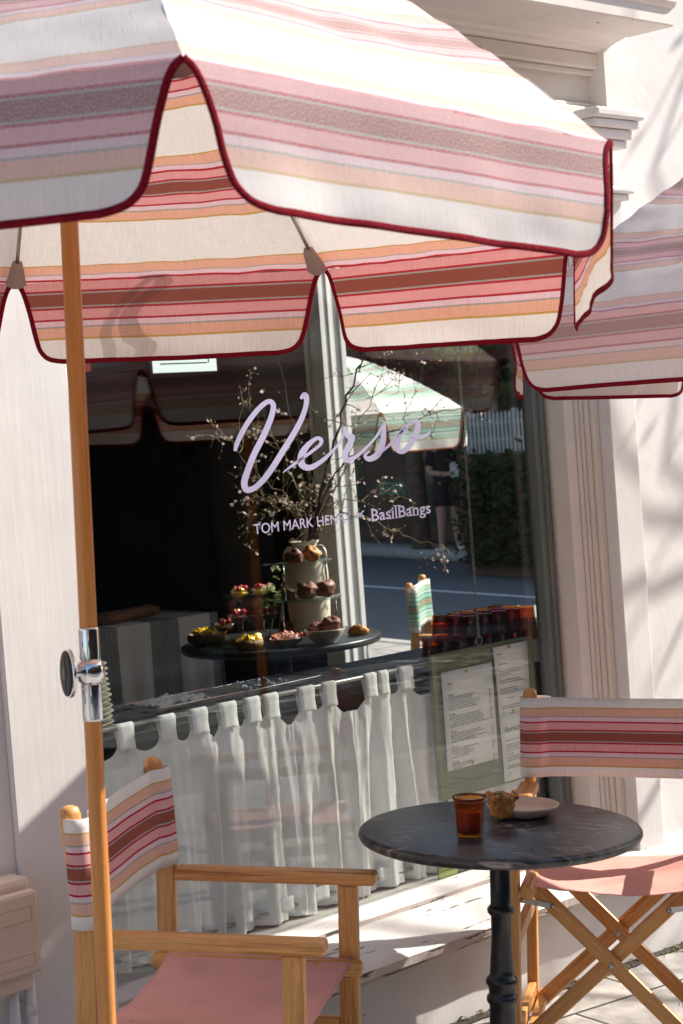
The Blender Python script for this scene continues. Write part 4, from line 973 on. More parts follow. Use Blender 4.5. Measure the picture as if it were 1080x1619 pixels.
curtain([(xe-.10,xe-.06),(xe+.002,xe+.022),(xe+.032,min(xf,XR0-.02))],'pale linen cafe curtain end at the right of the menu board by the grey frame',6,ext=(xt0[-1][1]+.104,XR0-.005))
# menu board
YM=3.532
tl=ony(681,1035,YM); tr=ony(844,1006,YM); bl=ony(697,1262,YM)
bx0,bx1=tl.x,tr.x-.004; bz1=(tl.z+tr.z)/2; bz0=bl.z-.012
bd=thing('menu_board','olive green linen menu board hung by a chain inside the window','board',T((bx0+bx1)/2,YM,bz0)); BO=Vector(((bx0+bx1)/2,YM,bz0))
b=MB(); b.box((bx0,YM,bz0),(bx1,YM+.014,bz1)); b.v=[p-BO for p in b.v]; b.build('panel',M['board'],bd,bevel=.004)
ring=ony(757,1008,YM+.007)
b=MB(); mt=Matrix.Translation(Vector((ring.x,YM+.007,bz1+.014))-BO)
b.tube([Vector((ring.x+.012*math.cos(a),YM+.007,bz1+.015+.014*math.sin(a)))-BO for a in [i*math.pi/10 for i in range(21)]],.0012,8); b.build('hanging_ring',M['steel'],bd)
# chain: one long mesh of links
ch=MB(); zc=bz1+.031; k=0; top=ZT-.03; x0=ring.x; y0=YM+.007; xtop=ony(724,535,y0).x; ztop=ony(724,535,y0).z
while zc<top:
    x_=x0+(xtop-x0)*(zc-bz1)/(ztop-bz1)*0.0
    vert=k%2
    pts=[]
    for i in range(11):
        a=2*math.pi*i/10; dx=.0038*math.cos(a); dz=.0085*math.sin(a)
        pts.append((x_+(dx if vert else 0),y0+(0 if vert else dx),zc+dz))
    ch.tube(pts,.0011,5,False); zc+=.0135; k+=1
c=ch.build('chain',M['steel'],loc=(x0,y0,bz1)); tag(c,'thin steel link chain hanging down to the olive menu board','chain')
def paper(px4,label,title,blocks,seed,y):
    P=[ony(px,py,y) for px,py in px4]   # tl,tr,br,bl
    zt=(P[0].z+P[1].z)/2; zb_=(P[2].z+P[3].z)/2; xl=P[0].x; xr=P[1].x; xl2=P[3].x; xr2=P[2].x; O=Vector(((xl+xr)/2,y,zt))
    root=thing('menu_sheet',label,'paper',T(O),'menu sheets pinned to the olive board')
    def f(u,v): return Vector((lerp(lerp(xl,xr,u),lerp(xl2,xr2,u),v),y-.0015*math.sin(v*3.1),lerp(zt,zb_,v)))-O
    b=MB(); b.grid(f,4,8); b.build('paper',M['paper'],root,solid=.0004)
    rn=random.Random(seed); H_=zt-zb_; W_=xr-xl; b=MB()
    for (v,u0,u1,dens) in blocks:
        u=u0
        while u<u1:
            L=rn.uniform(.02,.06); 
            p=f(u,v)+Vector((0,-.0012,0)); q=f(min(u1,u+L),v)+Vector((0,-.0012,0)); h=Vector((0,0,.0011*dens))
            b.add([p-h,q-h,q+h,p+h],[(0,1,2,3)]); u+=L+.012
    b.build('printed_text',M['ink'],root)
    if title:
        (tx,u,v,w_,s)=title; o=f(u,v)+Vector((0,-.0022,0))
        text_mesh('heading',tx,M['ink'],o,(1,0,0),(.25,0,1),s,root,width=W_*w_)
    return root,f,zt,zb_
rn=random.Random(12); bl_=[]; v=.245
for para,n in (((.10,.72),7),((.10,.9),6),((.10,.8),5),((.10,.62),5),((.10,.5),4)):
    bl_.append((v,para[0],para[0]+.12,1.4)); v+=.022
    for i in range(n):
        bl_.append((v,.10+(.06 if i%4==3 else 0),para[1]-rn.random()*.25,1)); bl_.append((v,.90,.93,1)); v+=.0205
    v+=.03
bl_+= [(.13,.1,.2,2)]
s1=paper([(697,1062),(777,1049),(788,1199),(708,1220)],'large white printed menu sheet on the left of the olive board, two pins',None,bl_,1,YM-.004)
bl2=[(.10,.08,.2,1.6),(.24,.1,.35,1),(.33,.1,.75,1),(.36,.1,.8,1),(.39,.1,.45,1),(.46,.1,.72,1),(.49,.1,.85,1),(.57,.1,.6,1),(.6,.1,.65,1),(.63,.1,.9,1),(.70,.3,.5,1),(.80,.1,.7,1),(.83,.1,.65,1),(.88,.1,.2,1),(.91,.1,.2,1)]
s2=paper([(779,1023),(833,1014),(839,1133),(790,1140)],'upper right white menu sheet on the olive board, text in short paragraphs',None,bl2,2,YM-.005)
bl3=[(.40,.1,.6,1),(.46,.1,.9,1),(.49,.1,.9,1),(.52,.1,.9,1),(.55,.1,.8,1),(.60,.1,.3,1),(.64,.1,.9,1),(.67,.1,.9,1),(.70,.1,.85,1),(.78,.1,.9,1.4),(.81,.1,.9,1.4),(.88,.1,.2,1),(.91,.1,.2,1)]
s3=paper([(789,1129),(846,1119),(853,1222),(798,1236)],'lower right menu sheet with handwritten heading, partly behind the chair back',('luncheria',.10,.27,.85,.026),bl3,3,YM-.0065)
def pin(px,py,y,mat,label):
    P=ony(px,py,y); b=MB(); b.lathe([(.0055,.0),(.0055,.0008),(.003,.0028),(.0,.0032)],P,16,Vector((0,-1,0)).to_track_quat('Z','Y').to_matrix().to_4x4())
    tag(b.build('drawing_pin',mat,loc=P),label,'pin','pins on the menu board')
pin(737,1061,YM-.0085,M['brass'],'brass pin at the top of the large left menu sheet')
pin(748,1206,YM-.0085,pmat('yellow pin',(.55,.38,.04),.4),'yellow pin at the bottom of the large left menu sheet')
pin(805,1022,YM-.0085,M['brass'],'brass pin at the top of the upper right menu sheet')
pin(812,1124,YM-.0095,M['brass'],'brass pin between the two right menu sheets')
# green sticker low in the window
st=thing('window_sticker','small black and yellow green sticker low in the window behind the table','sticker',T(ony(731,1380,YG+.012)))
SO=ony(731,1380,YG+.012); a=ony(693,1392,YG+.012)-SO; c=ony(768,1362,YG+.012)-SO
b=MB(); b.add([(a.x,0,a.z),(c.x,0,a.z),(c.x,0,a.z+.055),(a.x,0,a.z+.055)],[(0,1,2,3)]); b.build('backing',M['black'],st,solid=.0006)
xm=a.x+(c.x-a.x)*.40
b=MB(); b.add([(a.x+.003,-.001,a.z+.003),(xm,-.001,a.z+.003),(xm,-.001,a.z+.052),(a.x+.003,-.001,a.z+.052)],[(0,1,2,3)]); b.build('yellow_field',M['sign_g'],st)
text_mesh('lettering','RECOMMENDED',M['black'],Vector((a.x+.005,-.0014,a.z+.018)),(1,0,0),(0,0,1),.0085,st,width=(xm-a.x)*.9)
text_mesh('lettering','BEST EATS',M['black'],Vector((a.x+.005,-.0014,a.z+.030)),(1,0,0),(0,0,1),.0085,st,width=(xm-a.x)*.75)
# =====================================================================
# COUNTER THINGS
# =====================================================================
pc=ony(118,1118,3.80)
for i in range(13):
    z=ZC+.001+i*.0135; rr=.098-.0006*i; cx_=pc.x+random.uniform(-.002,.002); cy_=3.80+random.uniform(-.002,.002)
    b=MB(); b.lathe([(.0,.0),(rr*.55,.0),(rr*.9,.006),(rr,.0115),(rr-.001,.013),(rr*.86,.0095),(rr*.5,.004),(0,.004)],(cx_,cy_,z),36)
    tag(b.build('dinner_plate',M['cream_plate'],loc=(cx_,cy_,z)),'one of the cream plates in the tall stack on the counter behind the umbrella pole','plate','stack of cream plates')
def tray(px,py,w_,d_,label,rot):
    P=onz(px,py,ZC+.002); P.y=min(max(P.y,3.80),3.92); m_=T(P.x,P.y,ZC+.0005)@Matrix.Rotation(rot,4,'Z'); root=thing('serving_tray',label,'tray',m_,'black trays on the window counter')
    b=MB(); b.box((-w_/2,-d_/2,0),(w_/2,d_/2,.006)); b.build('tray_base',M['black'],root,bevel=.003)
    for s in (-1,1):
        b=MB(); b.bar((-w_/2,s*d_/2,.012),(w_/2,s*d_/2,.012),.006,.012); b.build('rim',M['chrome'],root,bevel=.002)
        b=MB(); b.bar((s*w_/2,-d_/2+.004,.012),(s*w_/2,d_/2-.004,.012),.006,.012); b.build('rim',M['chrome'],root,bevel=.002)
    return m_
film=glassmat('cling film',(.9,.9,.9),1.5,2.5,.12)
for k,(px,py,lab) in enumerate(((245,1108,'black tray with shiny rim on the counter, left, crumpled film on it'),(400,1085,'black tray with shiny rim on the counter, below the round food table'))):
    m_=tray(px,py,.30,.16,lab,R_(4*k))
    b=MB(); sd=20+k
    b.grid(lambda u,v:(m_@Vector((lerp(-.13,.05,u),lerp(-.06,.06,v),.012+.022*abs(no.noise(Vector((u*4,v*4,sd))))+.014*no.noise(Vector((u*12,v*12,sd)))))),26,18)
    tag(b.build('crumpled_film' if k else 'napkin',film if k else M['curtain'],loc=m_.to_translation()),('crumpled clear film' if k else 'crumpled pale napkin')+' lying on the '+('right' if k==1 else 'left')+' black tray','film' if k else 'napkin')
# amber tumblers upside down in two tiers
def amber_glass(P,label):
    b=MB(); b.lathe([(.030,.0),(.031,.001),(.0305,.005),(.0275,.020),(.0255,.061),(.0235,.0635),(.0,.064),(.0,.056),(.022,.055),(.0245,.020),(.028,.003)],P,20,closed=True)
    return b.build('amber_tumbler',M['amber'],loc=P)
rn=random.Random(2); GS=.064
gx0=ony(730,1005,3.72).x
proto=None
ptx=[]
for i in range(9):
    for j in range(3): ptx.append((gx0+.064*i+rn.uniform(-.004,.004),3.725+.065*j+rn.uniform(-.004,.004),ZC+.0005,0,i,j))
for i in range(1,9):
    for j in range(3): ptx.append((gx0+.064*i-.012+rn.uniform(-.003,.003),3.725+.065*j,ZC+.0655,1,i,j))
for (x_,y_,z_,tier,i,j) in ptx:
    if x_>XR0+.22: continue
    if proto is None: proto=amber_glass((x_,y_,z_),''); o=proto
    else: o=proto.copy(); COL.objects.link(o); o.location=(x_,y_,z_); o.rotation_euler=(0,0,rn.random()*6)
    tag(o,('amber tumbler upside down, bottom layer','amber tumbler upside down, middle layer','amber tumbler upside down, top layer')[tier]+' of the stack above the menu board','glass','stacked amber tumblers')
b=MB(); P=onz(700,1028,ZC); P=ony(706,1028,3.70); P.z=ZC; P.y=3.70; b.blob((P.x,P.y,ZC+.008),(.06,.03,.010),18,8,.4,3); tag(b.build('black_cloth',M['black'],loc=P),'crumpled black cloth left of the amber glasses on the counter','cloth')
# =====================================================================
# FOOD TABLE
# =====================================================================
FZ=.775
fc=onz(445,1010,FZ); fr=(onz(600,1006,FZ)-onz(290,1021,FZ)).length/2
print('food table',fc,fr)
ft=thing('food_table','round black table inside the window, laden with fruit and pastries','table',T(fc.x,fc.y,.10))
b=MB(); b.lathe([(.0,FZ-.13),(fr-.01,FZ-.13),(fr,FZ-.12),(fr,FZ-.105),(fr-.006,FZ-.1),(.0,FZ-.1)],n=72); b.build('tabletop',M['darktop'],ft)
b=MB(); b.lathe([(.2,0),(.2,.02),(.04,.05),(.035,.3),(.035,FZ-.1302),(0,FZ-.1302)],n=24); b.build('column',M['iron'],ft)
def ft_at(px,py): p=onz(px,py,FZ+.001); return p
# jar
jb=onz(507,1003,FZ); jd=(jb-CC).dot(VV)
jr=(529-457)/2*jd/F*.96; jb=at(492,1000,jd); jb=onz(492,1000,FZ+.001)
jh=(1000-853)*jd/F*1.0
jar=thing('stoneware_jar','tall cream stoneware jar with small handles, holding blossom branches','jar',T(jb))
pr=[(.0,.0),(jr*.86,.0),(jr*.93,jh*.05),(jr,jh*.35),(jr,jh*.66),(jr*.96,jh*.78),(jr*.80,jh*.87),(jr*.60,jh*.905),(jr*.56,jh*.93),(jr*.57,jh*.96),(jr*.66,jh*.985),(jr*.68,jh),(jr*.62,jh),(jr*.5,jh*.96),(jr*.5,jh*.9),(jr*.7,jh*.84),(.0,jh*.6)]
b=MB(); b.lathe(pr,n=40); b.build('body',M['jar'],jar)
for s in (-1,1):
    dr=(r0*.9*s-v0*.43); b=MB(); 
    pts=[dr*(jr*.60)+zz*jh*.915,dr*(jr*.80)+zz*jh*.93,dr*(jr*.97)+zz*jh*.885,dr*(jr*.99)+zz*jh*.81,dr*(jr*.93)+zz*jh*.77]
    b.tube([Vector(q) for q in cr([tuple(p) for p in pts],5)],.011,10); b.build('handle',M['jar'],jar)
jtop=jb+Vector((0,0,jh))
# blossom branches
petals=MB()
def blossom(b,P,s,rn):
    n=Vector((rn.uniform(-1,1),rn.uniform(-1,1),rn.uniform(-1,1))).normalized(); X=n.orthogonal().normalized(); Y=n.cross(X)
    for k in range(5):
        a=2*math.pi*k/5+rn.random()*.3; d=X*math.cos(a)+Y*math.sin(a); e=X*math.cos(a+1.57)+Y*math.sin(a+1.57)
        b.add([P,P+d*s*.55+e*s*.42+n*s*.15,P+d*s+n*s*.35,P+d*s*.55-e*s*.42+n*s*.15],[(0,1,2,3)])
def branch(name,label,path,r_,seed,kind,ntw,leafy=.3,span=1.0):
    rn=random.Random(seed); root=thing('blossom_branch',label,'branch',T(jtop),'blossom branches standing in the jar')
    pts=[Vector(p)-jtop for p in path]; pts=[Vector(q) for q in cr([tuple(p) for p in pts],6)]
    for i in range(2,len(pts)-1): pts[i]=pts[i]+Vector((rn.gauss(0,.006),rn.gauss(0,.006),rn.gauss(0,.006)))
    n=len(pts); b=MB(); b.tube(pts,[r_*(1-.75*i/n) for i in range(n)],6); tw=[pts]; pet=MB(); bud=MB(); lf=MB()
    def deco(P,dens):
        q=rn.random()
        if q<.36*dens: blossom(pet,P,rn.uniform(.005,.0105),rn)
        elif q<.62*dens: bud.blob(P,(.0032,.0032,.0048),5,4,.1,1)
        elif q<.8*dens: 
            a=Vector((rn.uniform(-1,1),rn.uniform(-1,1),rn.uniform(-.3,1))).normalized(); c=a.orthogonal().normalized(); lf.add([P,P+a*.008+c*.003,P+a*.016,P+a*.008-c*.003],[(0,1,2,3)])
    def sub(P,d,L,r,lv):
        seg=max(3,int(L/.035)); q=[P]; dd=Vector(d)
        for i in range(seg):
            dd=(dd+Vector((rn.gauss(0,.28),rn.gauss(0,.28),rn.gauss(0,.25)+.02))).normalized(); q.append(q[-1]+dd*(L/seg))
        b.tube(q,[r*(1-.6*i/seg) for i in range(seg+1)],4,False)
        for i in range(1,seg+1):
            if rn.random()<.75: deco(q[i]+Vector((rn.gauss(0,.003),rn.gauss(0,.003),rn.gauss(0,.003))),1)
            if lv and rn.random()<.45: sub(q[i],(dd+Vector((rn.gauss(0,.8),rn.gauss(0,.8),rn.gauss(0,.8)))).normalized(),L*rn.uniform(.3,.6),r*.6,lv-1)
    for k in range(int(ntw*.8)):
        i=rn.randint(int(n*.18),n-1); d=(pts[min(i+1,n-1)]-pts[i-1]).normalized()
        dd=(d*.5+Vector((rn.gauss(0,.6),rn.gauss(0,.6),rn.gauss(0,.6)))).normalized(); sub(pts[i],dd,rn.uniform(.06,.22)*span,r_*.28+.0007,1)
    b.build('twigs',M[kind],root)
    if pet.f: pet.build('blossoms',M['petal'],root)
    if bud.f: bud.build('buds',M['bud'],root)
    if lf.f: lf.build('leaves',M['leaf'],root)
D=(jtop-CC).dot(VV)
def bp(px,py,dd=0): return at(px,py,D+dd)
J0=jtop-Vector((0,0,.05))
branch('b','thick dark main branch rising from the jar to the upper right',[J0,bp(503,800),bp(528,700,.05),bp(556,610,.08),bp(588,540,.1),bp(625,480,.1)],.0085,1,'bark',22)
branch('b','blossom branch leaning far left above the jar, pale twigs',[J0,bp(470,800,-.1),bp(415,755,-.15),bp(372,705,-.2),bp(338,672,-.2)],.0042,2,'twig',22)
branch('b','blossom branch arching up to the left behind the large letter',[J0,bp(478,790),bp(452,735,.1),bp(420,670,.1),bp(385,640,.1)],.0045,3,'twig',22)
branch('b','dark twiggy branch going straight up from the jar to the canopy hem',[J0,bp(490,780,.1),bp(470,700,.1),bp(450,620,.15),bp(440,555,.2)],.0045,4,'bark',14)
branch('b','blossom branch reaching right across the green umbrella',[J0,bp(520,770),bp(565,715,.1),bp(625,680,.1),bp(690,655,.1),bp(745,640,.15)],.0045,5,'bark',22)
branch('b','drooping blossom branch at the lower right of the jar mouth',[J0,bp(530,815),bp(590,825,.05),bp(645,850,.1),bp(705,868,.1)],.004,6,'twig',24,span=.7)
branch('b','blossom branch low to the left, tips hanging beside the jar',[J0,bp(465,812,-.1),bp(430,805,-.1),bp(400,818,-.1),bp(385,860,-.1)],.0036,7,'twig',20,span=.6)
branch('b','dense low blossom spray just above the jar mouth',[J0,bp(478,822,-.08),bp(455,800,-.1),bp(430,785,-.1),bp(395,790,-.15)],.004,8,'twig',34,span=.6)
branch('b','blossom branch rising between the white window post and the umbrella',[J0,bp(515,800,.02),bp(545,745,.08),bp(560,680,.1),bp(600,620,.1),bp(650,570,.1)],.004,9,'bark',20)
branch('b','thin branch bending right above the lower letters',[J0,bp(525,800,0),bp(570,790,.05),bp(610,775,.1),bp(640,790,.1)],.0036,10,'twig',16,span=.6)
# glass tiered stand
gs=ft_at(492,1000)+ (-v0*.14); gs=onz(478,1008,FZ+.001); st=thing('tiered_stand','clear glass tiered stand with pastries in front of the jar','cake stand',T(gs)); SD=(gs-CC).dot(VV)
zs=[(1008-947)*SD/F,(1008-888)*SD/F]; rr=[.19,.16]
for k in range(2):
    b=MB(); R2=rr[k]*.92; off=Vector((0,0,zs[k])); b.lathe([(.0,0),(R2,0),(R2+.001,.003),(R2,.006),(.0,.006)],off,48); b.build('glass_shelf',M['clear_edge'],st)
for k,(z0_,z1_,R2) in enumerate(((0,zs[0]-.0005,.15),(zs[0]+.0065,zs[1]-.0005,.12))):
    for q in range(3):
        a=R_(-40+120*q); b=MB(); b.tube([(R2*math.cos(a),R2*math.sin(a),z0_),(R2*math.cos(a),R2*math.sin(a),z1_)],.004,10); b.build('support_rod',M['chrome'],st)
def lump(name,px,py,size,h,mat,label,group,seed,D_=None,z=None,amp=.22):
    if z is None: z=FZ+.001
    P=onz(px,py,z)
    b=MB(); b.blob(P+Vector((0,0,h/2*.95)),(size/2,size/2,h/2),16,10,amp,seed)
    # swirls
    for i,p in enumerate(b.v):
        d=p-P; a=math.atan2(d.y,d.x); k=1+.07*math.sin(d.z/h*16+a*1.0+seed); b.v[i]=Vector((P.x+d.x*k,P.y+d.y*k,P.z+max(0,d.z)))
    return tag(b.build(name,mat,loc=P),label,'pastry',group)
def onshelf(px,py,k): return onz(px,py,gs.z+zs[k]+.0065)
for i,(px,py,sz,h,m_,lab) in enumerate(((466,893,.072,.066,'choc','dark round bun on the top glass shelf, left'),(494,889,.070,.070,'pastry','lighter brown bun on the top glass shelf, right'))):
    lump('bun',px,py,sz,h,M[m_],lab,'pastries on the glass stand',i,z=gs.z+zs[1]+.0067)
for i,(px,py,sz,h) in enumerate(((459,947,.07,.045),(487,947,.095,.072),(514,944,.088,.07),(497,938,.06,.075))):
    lump('pastry',px,py,sz,h,M['choc'],('flat dark pastry at the left of the middle shelf','tall swirled dark pastry in the middle of the middle shelf','rounded dark pastry at the right of the middle shelf','dark pastry at the back of the middle shelf')[i],'pastries on the glass stand',10+i,z=gs.z+zs[0]+.0067)
# bowl of pastries
def bowl(name,label,px,py,R2,h,mat,group=None,z=None,sub=None):
    P=onz(px,py,z or FZ+.001); b=MB(); b.lathe([(.0,.0),(R2*.5,.0),(R2*.53,.004),(R2*.8,h*.45),(R2,h*.95),(R2*1.0,h),(R2*.96,h),(R2*.76,h*.5),(R2*.45,.010),(.0,.008)],P,36)
    o=b.build(name,mat,loc=P); tag(o,label,'bowl',group); return P
P=bowl('pastry_bowl','cream bowl of dark pastries at the front right of the round table',515,1017,.083,.058,M['cream_plate'])
for i,(dx,dy,sz,h) in enumerate(((-.03,.02,.07,.06),(.028,.01,.078,.075),(.0,-.03,.05,.03))):
    Q=P+r0*dx+v0*dy+Vector((0,0,.028)); b=MB(); b.blob(Q+Vector((0,0,h/2)),(sz/2,sz/2,h/2),16,10,.25,30+i)
    tag(b.build('pastry',M['choc'],loc=Q),('dark pastry in the cream bowl, left','tall dark pastry in the cream bowl, right','small pastry in the cream bowl, front')[i],'pastry','pastries in the cream bowl')
# croissant
P=ft_at(567,1004); cr_=MB()
for i in range(7):
    t=(i-3)/3; a=t*1.0; rr_=.024*(1-.45*t*t); c=P+r0*(t*.034)+v0*(.012*t*t)+Vector((0,0,rr_*.9)); cr_.blob(c,(rr_*.75,rr_,rr_),12,8,.1,i)
o=cr_.build('croissant',M['croissant'],loc=P); tag(o,'golden croissant at the right end of the round black table','pastry')
# steel bowl on foot
P=onz(392,985,FZ+.001); sb=thing('punch_bowl','large silver bowl at the back left of the round table','bowl',T(P)); sD=(P-CC).dot(VV); hb=(985-937)*sD/F
b=MB(); b.lathe([(.0,.0),(.05,.0),(.052,.006),(.02,.015),(.02,.03),(.06,.045),(.10,hb*.5),(.123,hb*.85),(.128,hb),(.134,hb+.004),(.128,hb+.006),(.12,hb*.86),(.095,hb*.5),(.05,.05),(.0,.045)],n=44); b.build('bowl_body',M['clear'],sb)
b=MB(); b.lathe([(.126,hb+.000),(.136,hb+.003),(.136,hb+.006),(.126,hb+.0075)],n=44,closed=True); b.build('silver_rim',M['chrome'],sb)
for i,(dx,dy) in enumerate(((-.05,0),(.02,.03),(.05,-.02),(-.01,-.05),(-.04,.05))):
    Q=P+r0*dx+v0*dy+Vector((0,0,hb*.62)); b=MB(); b.blob(Q,(.035,.035,.028),12,8,.3,40+i); tag(b.build('pastry',M['choc' if i%2 else 'ham'],loc=Q),'brown pastry lying in the silver rimmed bowl','pastry','pastries in the silver rimmed bowl')
# pineapple bowls, fruit bowl
def wedge(P,seed,mat,name,label,cat,group,L=.035,t=.010):
    rn=random.Random(seed); d=Vector((rn.uniform(-1,1),rn.uniform(-1,1),rn.uniform(.1,.9))).normalized(); b=MB(); b.bar(P-d*L/2,P+d*L/2,t*1.3,t,Vector((rn.random(),rn.random(),1))); tag(b.build(name,mat,loc=P,bevel=.002),label,cat,group)
def rindbowl(px,py,R2,h,label,n,seed,gl):
    P=onz(px,py,FZ+.001); b=MB(); b.lathe([(.0,.0),(R2*.7,.0),(R2*.95,h*.3),(R2,h*.65),(R2*.93,h),(R2*.84,h*.96),(R2*.85,h*.6),(0,h*.4)],P,30)
    for i,p in enumerate(b.v):
        d=p-P; k=1+.05*math.sin(math.atan2(d.y,d.x)*11)*math.sin(d.z*260); b.v[i]=P+Vector((d.x*k,d.y*k,d.z))
    tag(b.build('pineapple_half',M['rind'],loc=P),label,'fruit bowl','hollowed pineapple bowls')
    rn=random.Random(seed)
    for i in range(n):
        a=rn.random()*6.28; q=rn.random()**.5*R2*.75; wedge(P+Vector((q*math.cos(a),q*math.sin(a),h*.92+rn.random()*.012)),seed*50+i,M['pine'],'pineapple_chunk',gl,'fruit',gl,.032,.014)
rindbowl(327,1018,.080,.045,'hollowed pineapple half at the left edge of the round table',22,3,'pineapple wedges in the left pineapple half')
rindbowl(395,1027,.058,.040,'hollowed pineapple half at the front centre of the round table',20,4,'pineapple wedges in the front pineapple half')
P=bowl('fruit_bowl','low pale bowl of pink fruit pieces at the front of the round table',454,1022,.070,.036,M['cream_plate'])
rn=random.Random(9)
for i in range(26):
    a=rn.random()*6.28; q=rn.random()**.5*.066; wedge(P+Vector((q*math.cos(a),q*math.sin(a),.036+rn.random()*.012)),900+i,M['ham'] if i%4 else M['petal'],'fruit_piece','pink fruit pieces heaped in the low pale bowl','fruit','pink fruit pieces heaped in the low pale bowl',.034,.011)
# pale green flowers standing between the coupes and the glass stand
for k,(px,py,px2,py2,lab) in enumerate(((440,1003,446,893,'tall sprig of pale green flowers left of the glass stand'),(428,1003,432,925,'short sprig of pale green flowers behind the coupes'))):
    P=onz(px,py,FZ+.001); dS=(P-CC).dot(VV); Q=at(px2,py2,dS); root=thing('flower_sprig',lab,'flowers',T(P)); rn=random.Random(80+k)
    b=MB(); q=[Vector((0,0,0)),(Q-P)*.5+Vector((.01,0,0)),Q-P]; b.tube([Vector(z_) for z_ in cr([tuple(z_) for z_ in q],5)],.0022,6); b.build('stem',M['leaf'],root)
    b=MB(); c=MB()
    for j in range(5):
        C3=(Q-P)+Vector((rn.gauss(0,.016),rn.gauss(0,.016),rn.gauss(0,.012)-.008*j)); blossom(b,C3,.022,rn)
    for j in range(12):
        C3=(Q-P)*rn.uniform(.4,.95)+Vector((rn.gauss(0,.02),rn.gauss(0,.02),0)); a_=Vector((rn.gauss(0,1),rn.gauss(0,1),rn.random())).normalized()*.03; w_=a_.orthogonal().normalized()*.008; c.add([C3,C3+a_*.5+w_,C3+a_,C3+a_*.5-w_],[(0,1,2,3)])
    b.build('flower_head',M['palegreen'],root); c.build('leaves',M['foliage2'],root)
# a wine bottle dark and a second croissant behind
for k,(px,py,sz,h) in enumerate(((455,1004,.07,.055),(470,1001,.06,.05),(345,1005,.08,.05),(437,1012,.05,.03))):
    lump('pastry',px,py,sz,h,M['choc' if k<2 else 'pastry'],('dark pastry on the table top left of the pastry bowl','dark pastry behind the pink fruit bowl','brown pastry behind the left pineapple half','small brown pastry between the pineapple and fruit bowls')[k],'pastries on the table top',70+k)
# coupes with raspberries
coupe=None; rn=random.Random(21)
for i,(px,py,h,lab) in enumerate(((357,1024,.098,'glass coupe of raspberries third from the left, behind the front pineapple bowl'),(379,1008,.098,'glass coupe of raspberries left of centre at the back'),(407,1010,.102,'glass coupe of raspberries and mango above the front pineapple half'),(427,1008,.108,'glass coupe of raspberries behind the pink fruit bowl'),(384,1000,.185,'tall glass coupe of raspberries in front of the silver rimmed bowl, left'),(418,998,.190,'tall glass coupe of raspberries in front of the silver rimmed bowl, right'))):
    P=onz(px,py,FZ+.001); root=thing('coupe_glass',lab,'glass',T(P),'glass coupes of raspberries'); rr_=.046
    b=MB(); b.lathe([(.0,.0),(.028,.0),(.028,.002),(.004,.006),(.003,h-.05),(.006,h-.042),(.03,h-.028),(rr_-.002,h-.006),(rr_,h),(rr_-.002,h),(rr_-.005,h-.006),(.028,h-.025),(.0,h-.036)],n=28); b.build('glass_body',M['clear'],root)
    b=MB(); b.lathe([(rr_-.002,h-.001),(rr_+.001,h),(rr_,h+.0015),(rr_-.003,h+.001)],n=28,closed=True); b.build('rim',M['chrome'] if i<4 else M['clear_edge'],root)
    b=MB(); b.lathe([(.0,h-.032),(.027,h-.024),(.038,h-.012),(.036,h-.010),(.0,h-.008)],n=20); b.build('mousse',M['choc' if i<4 else 'pine'],root)
    for q in range(9):
        a=rn.random()*6.28; d=.032*rn.random()**.5; C2=P+Vector((d*math.cos(a),d*math.sin(a),h+.003+rn.random()*.010))
        g_='raspberries in the '+lab.replace('glass coupe of raspberries','coupe'); b=MB()
        if q<7: b.blob(C2,(.0105,.0105,.012),8,6,.12,q); tag(b.build('raspberry',M['rasp'],loc=C2),g_,'berry',g_)
        else: wedge(C2,i*10+q,M['pine'],'mango_cube','mango cubes in the '+g_[19:],'fruit','mango cubes in the '+g_[19:],.016,.013)
# striped cloth covered buffet, loaves on it
YC=6.35; ZCl=.86
c0=ony(120,985,YC); c1=ony(345,985,YC); ZCl=(ony(230,985,YC)).z
dt=thing('draped_table','buffet table under a cloth with dark green stripes, left of the food table','table',T((c0.x+c1.x)/2,YC+.35,.1)); DO=Vector(((c0.x+c1.x)/2,YC+.35,.1))
b=MB()
b.grid(lambda u,v:Vector((lerp(c0.x,c1.x,u),YC+.012*math.sin(u*40)*(v),lerp(ZCl,.14,v)))-DO,60,8,lambda u,v:(v*.7,u*(c1.x-c0.x)))
b.grid(lambda u,v:Vector((lerp(c0.x,c1.x,u),lerp(YC+.7,YC,v),ZCl))-DO,30,4,lambda u,v:(v*.7,u*(c1.x-c0.x)))
b.grid(lambda u,v:Vector((c1.x+.05*v+.012*math.sin(u*40)*v,lerp(YC,YC+.7,u),lerp(ZCl,.14,v)))-DO,40,8,lambda u,v:(v*.7,u*.7+.3))
b.build('tablecloth',M['cloth_g'],dt)
b=MB(); b.box(Vector((c0.x+.02,YC+.03,.14))-DO,Vector((c1.x-.02,YC+.67,ZCl-.01))-DO); b.build('tabletop',M['counter'],dt)
for i in range(4):
    x_=lerp(c0.x+.3,c1.x-.22,i/3); b=MB(); b.blob((x_,YC+.16+.03*i,ZCl+.022),(.085,.045,.03),18,10,.15,60+i); tag(b.build('loaf',M['terracotta'],loc=(x_,YC+.12,ZCl)),('crusty loaf hidden most by the umbrella pole','crusty loaf second from the pole','crusty loaf third from the pole','crusty loaf at the right end of the striped buffet')[i],'bread','loaves on the striped buffet')
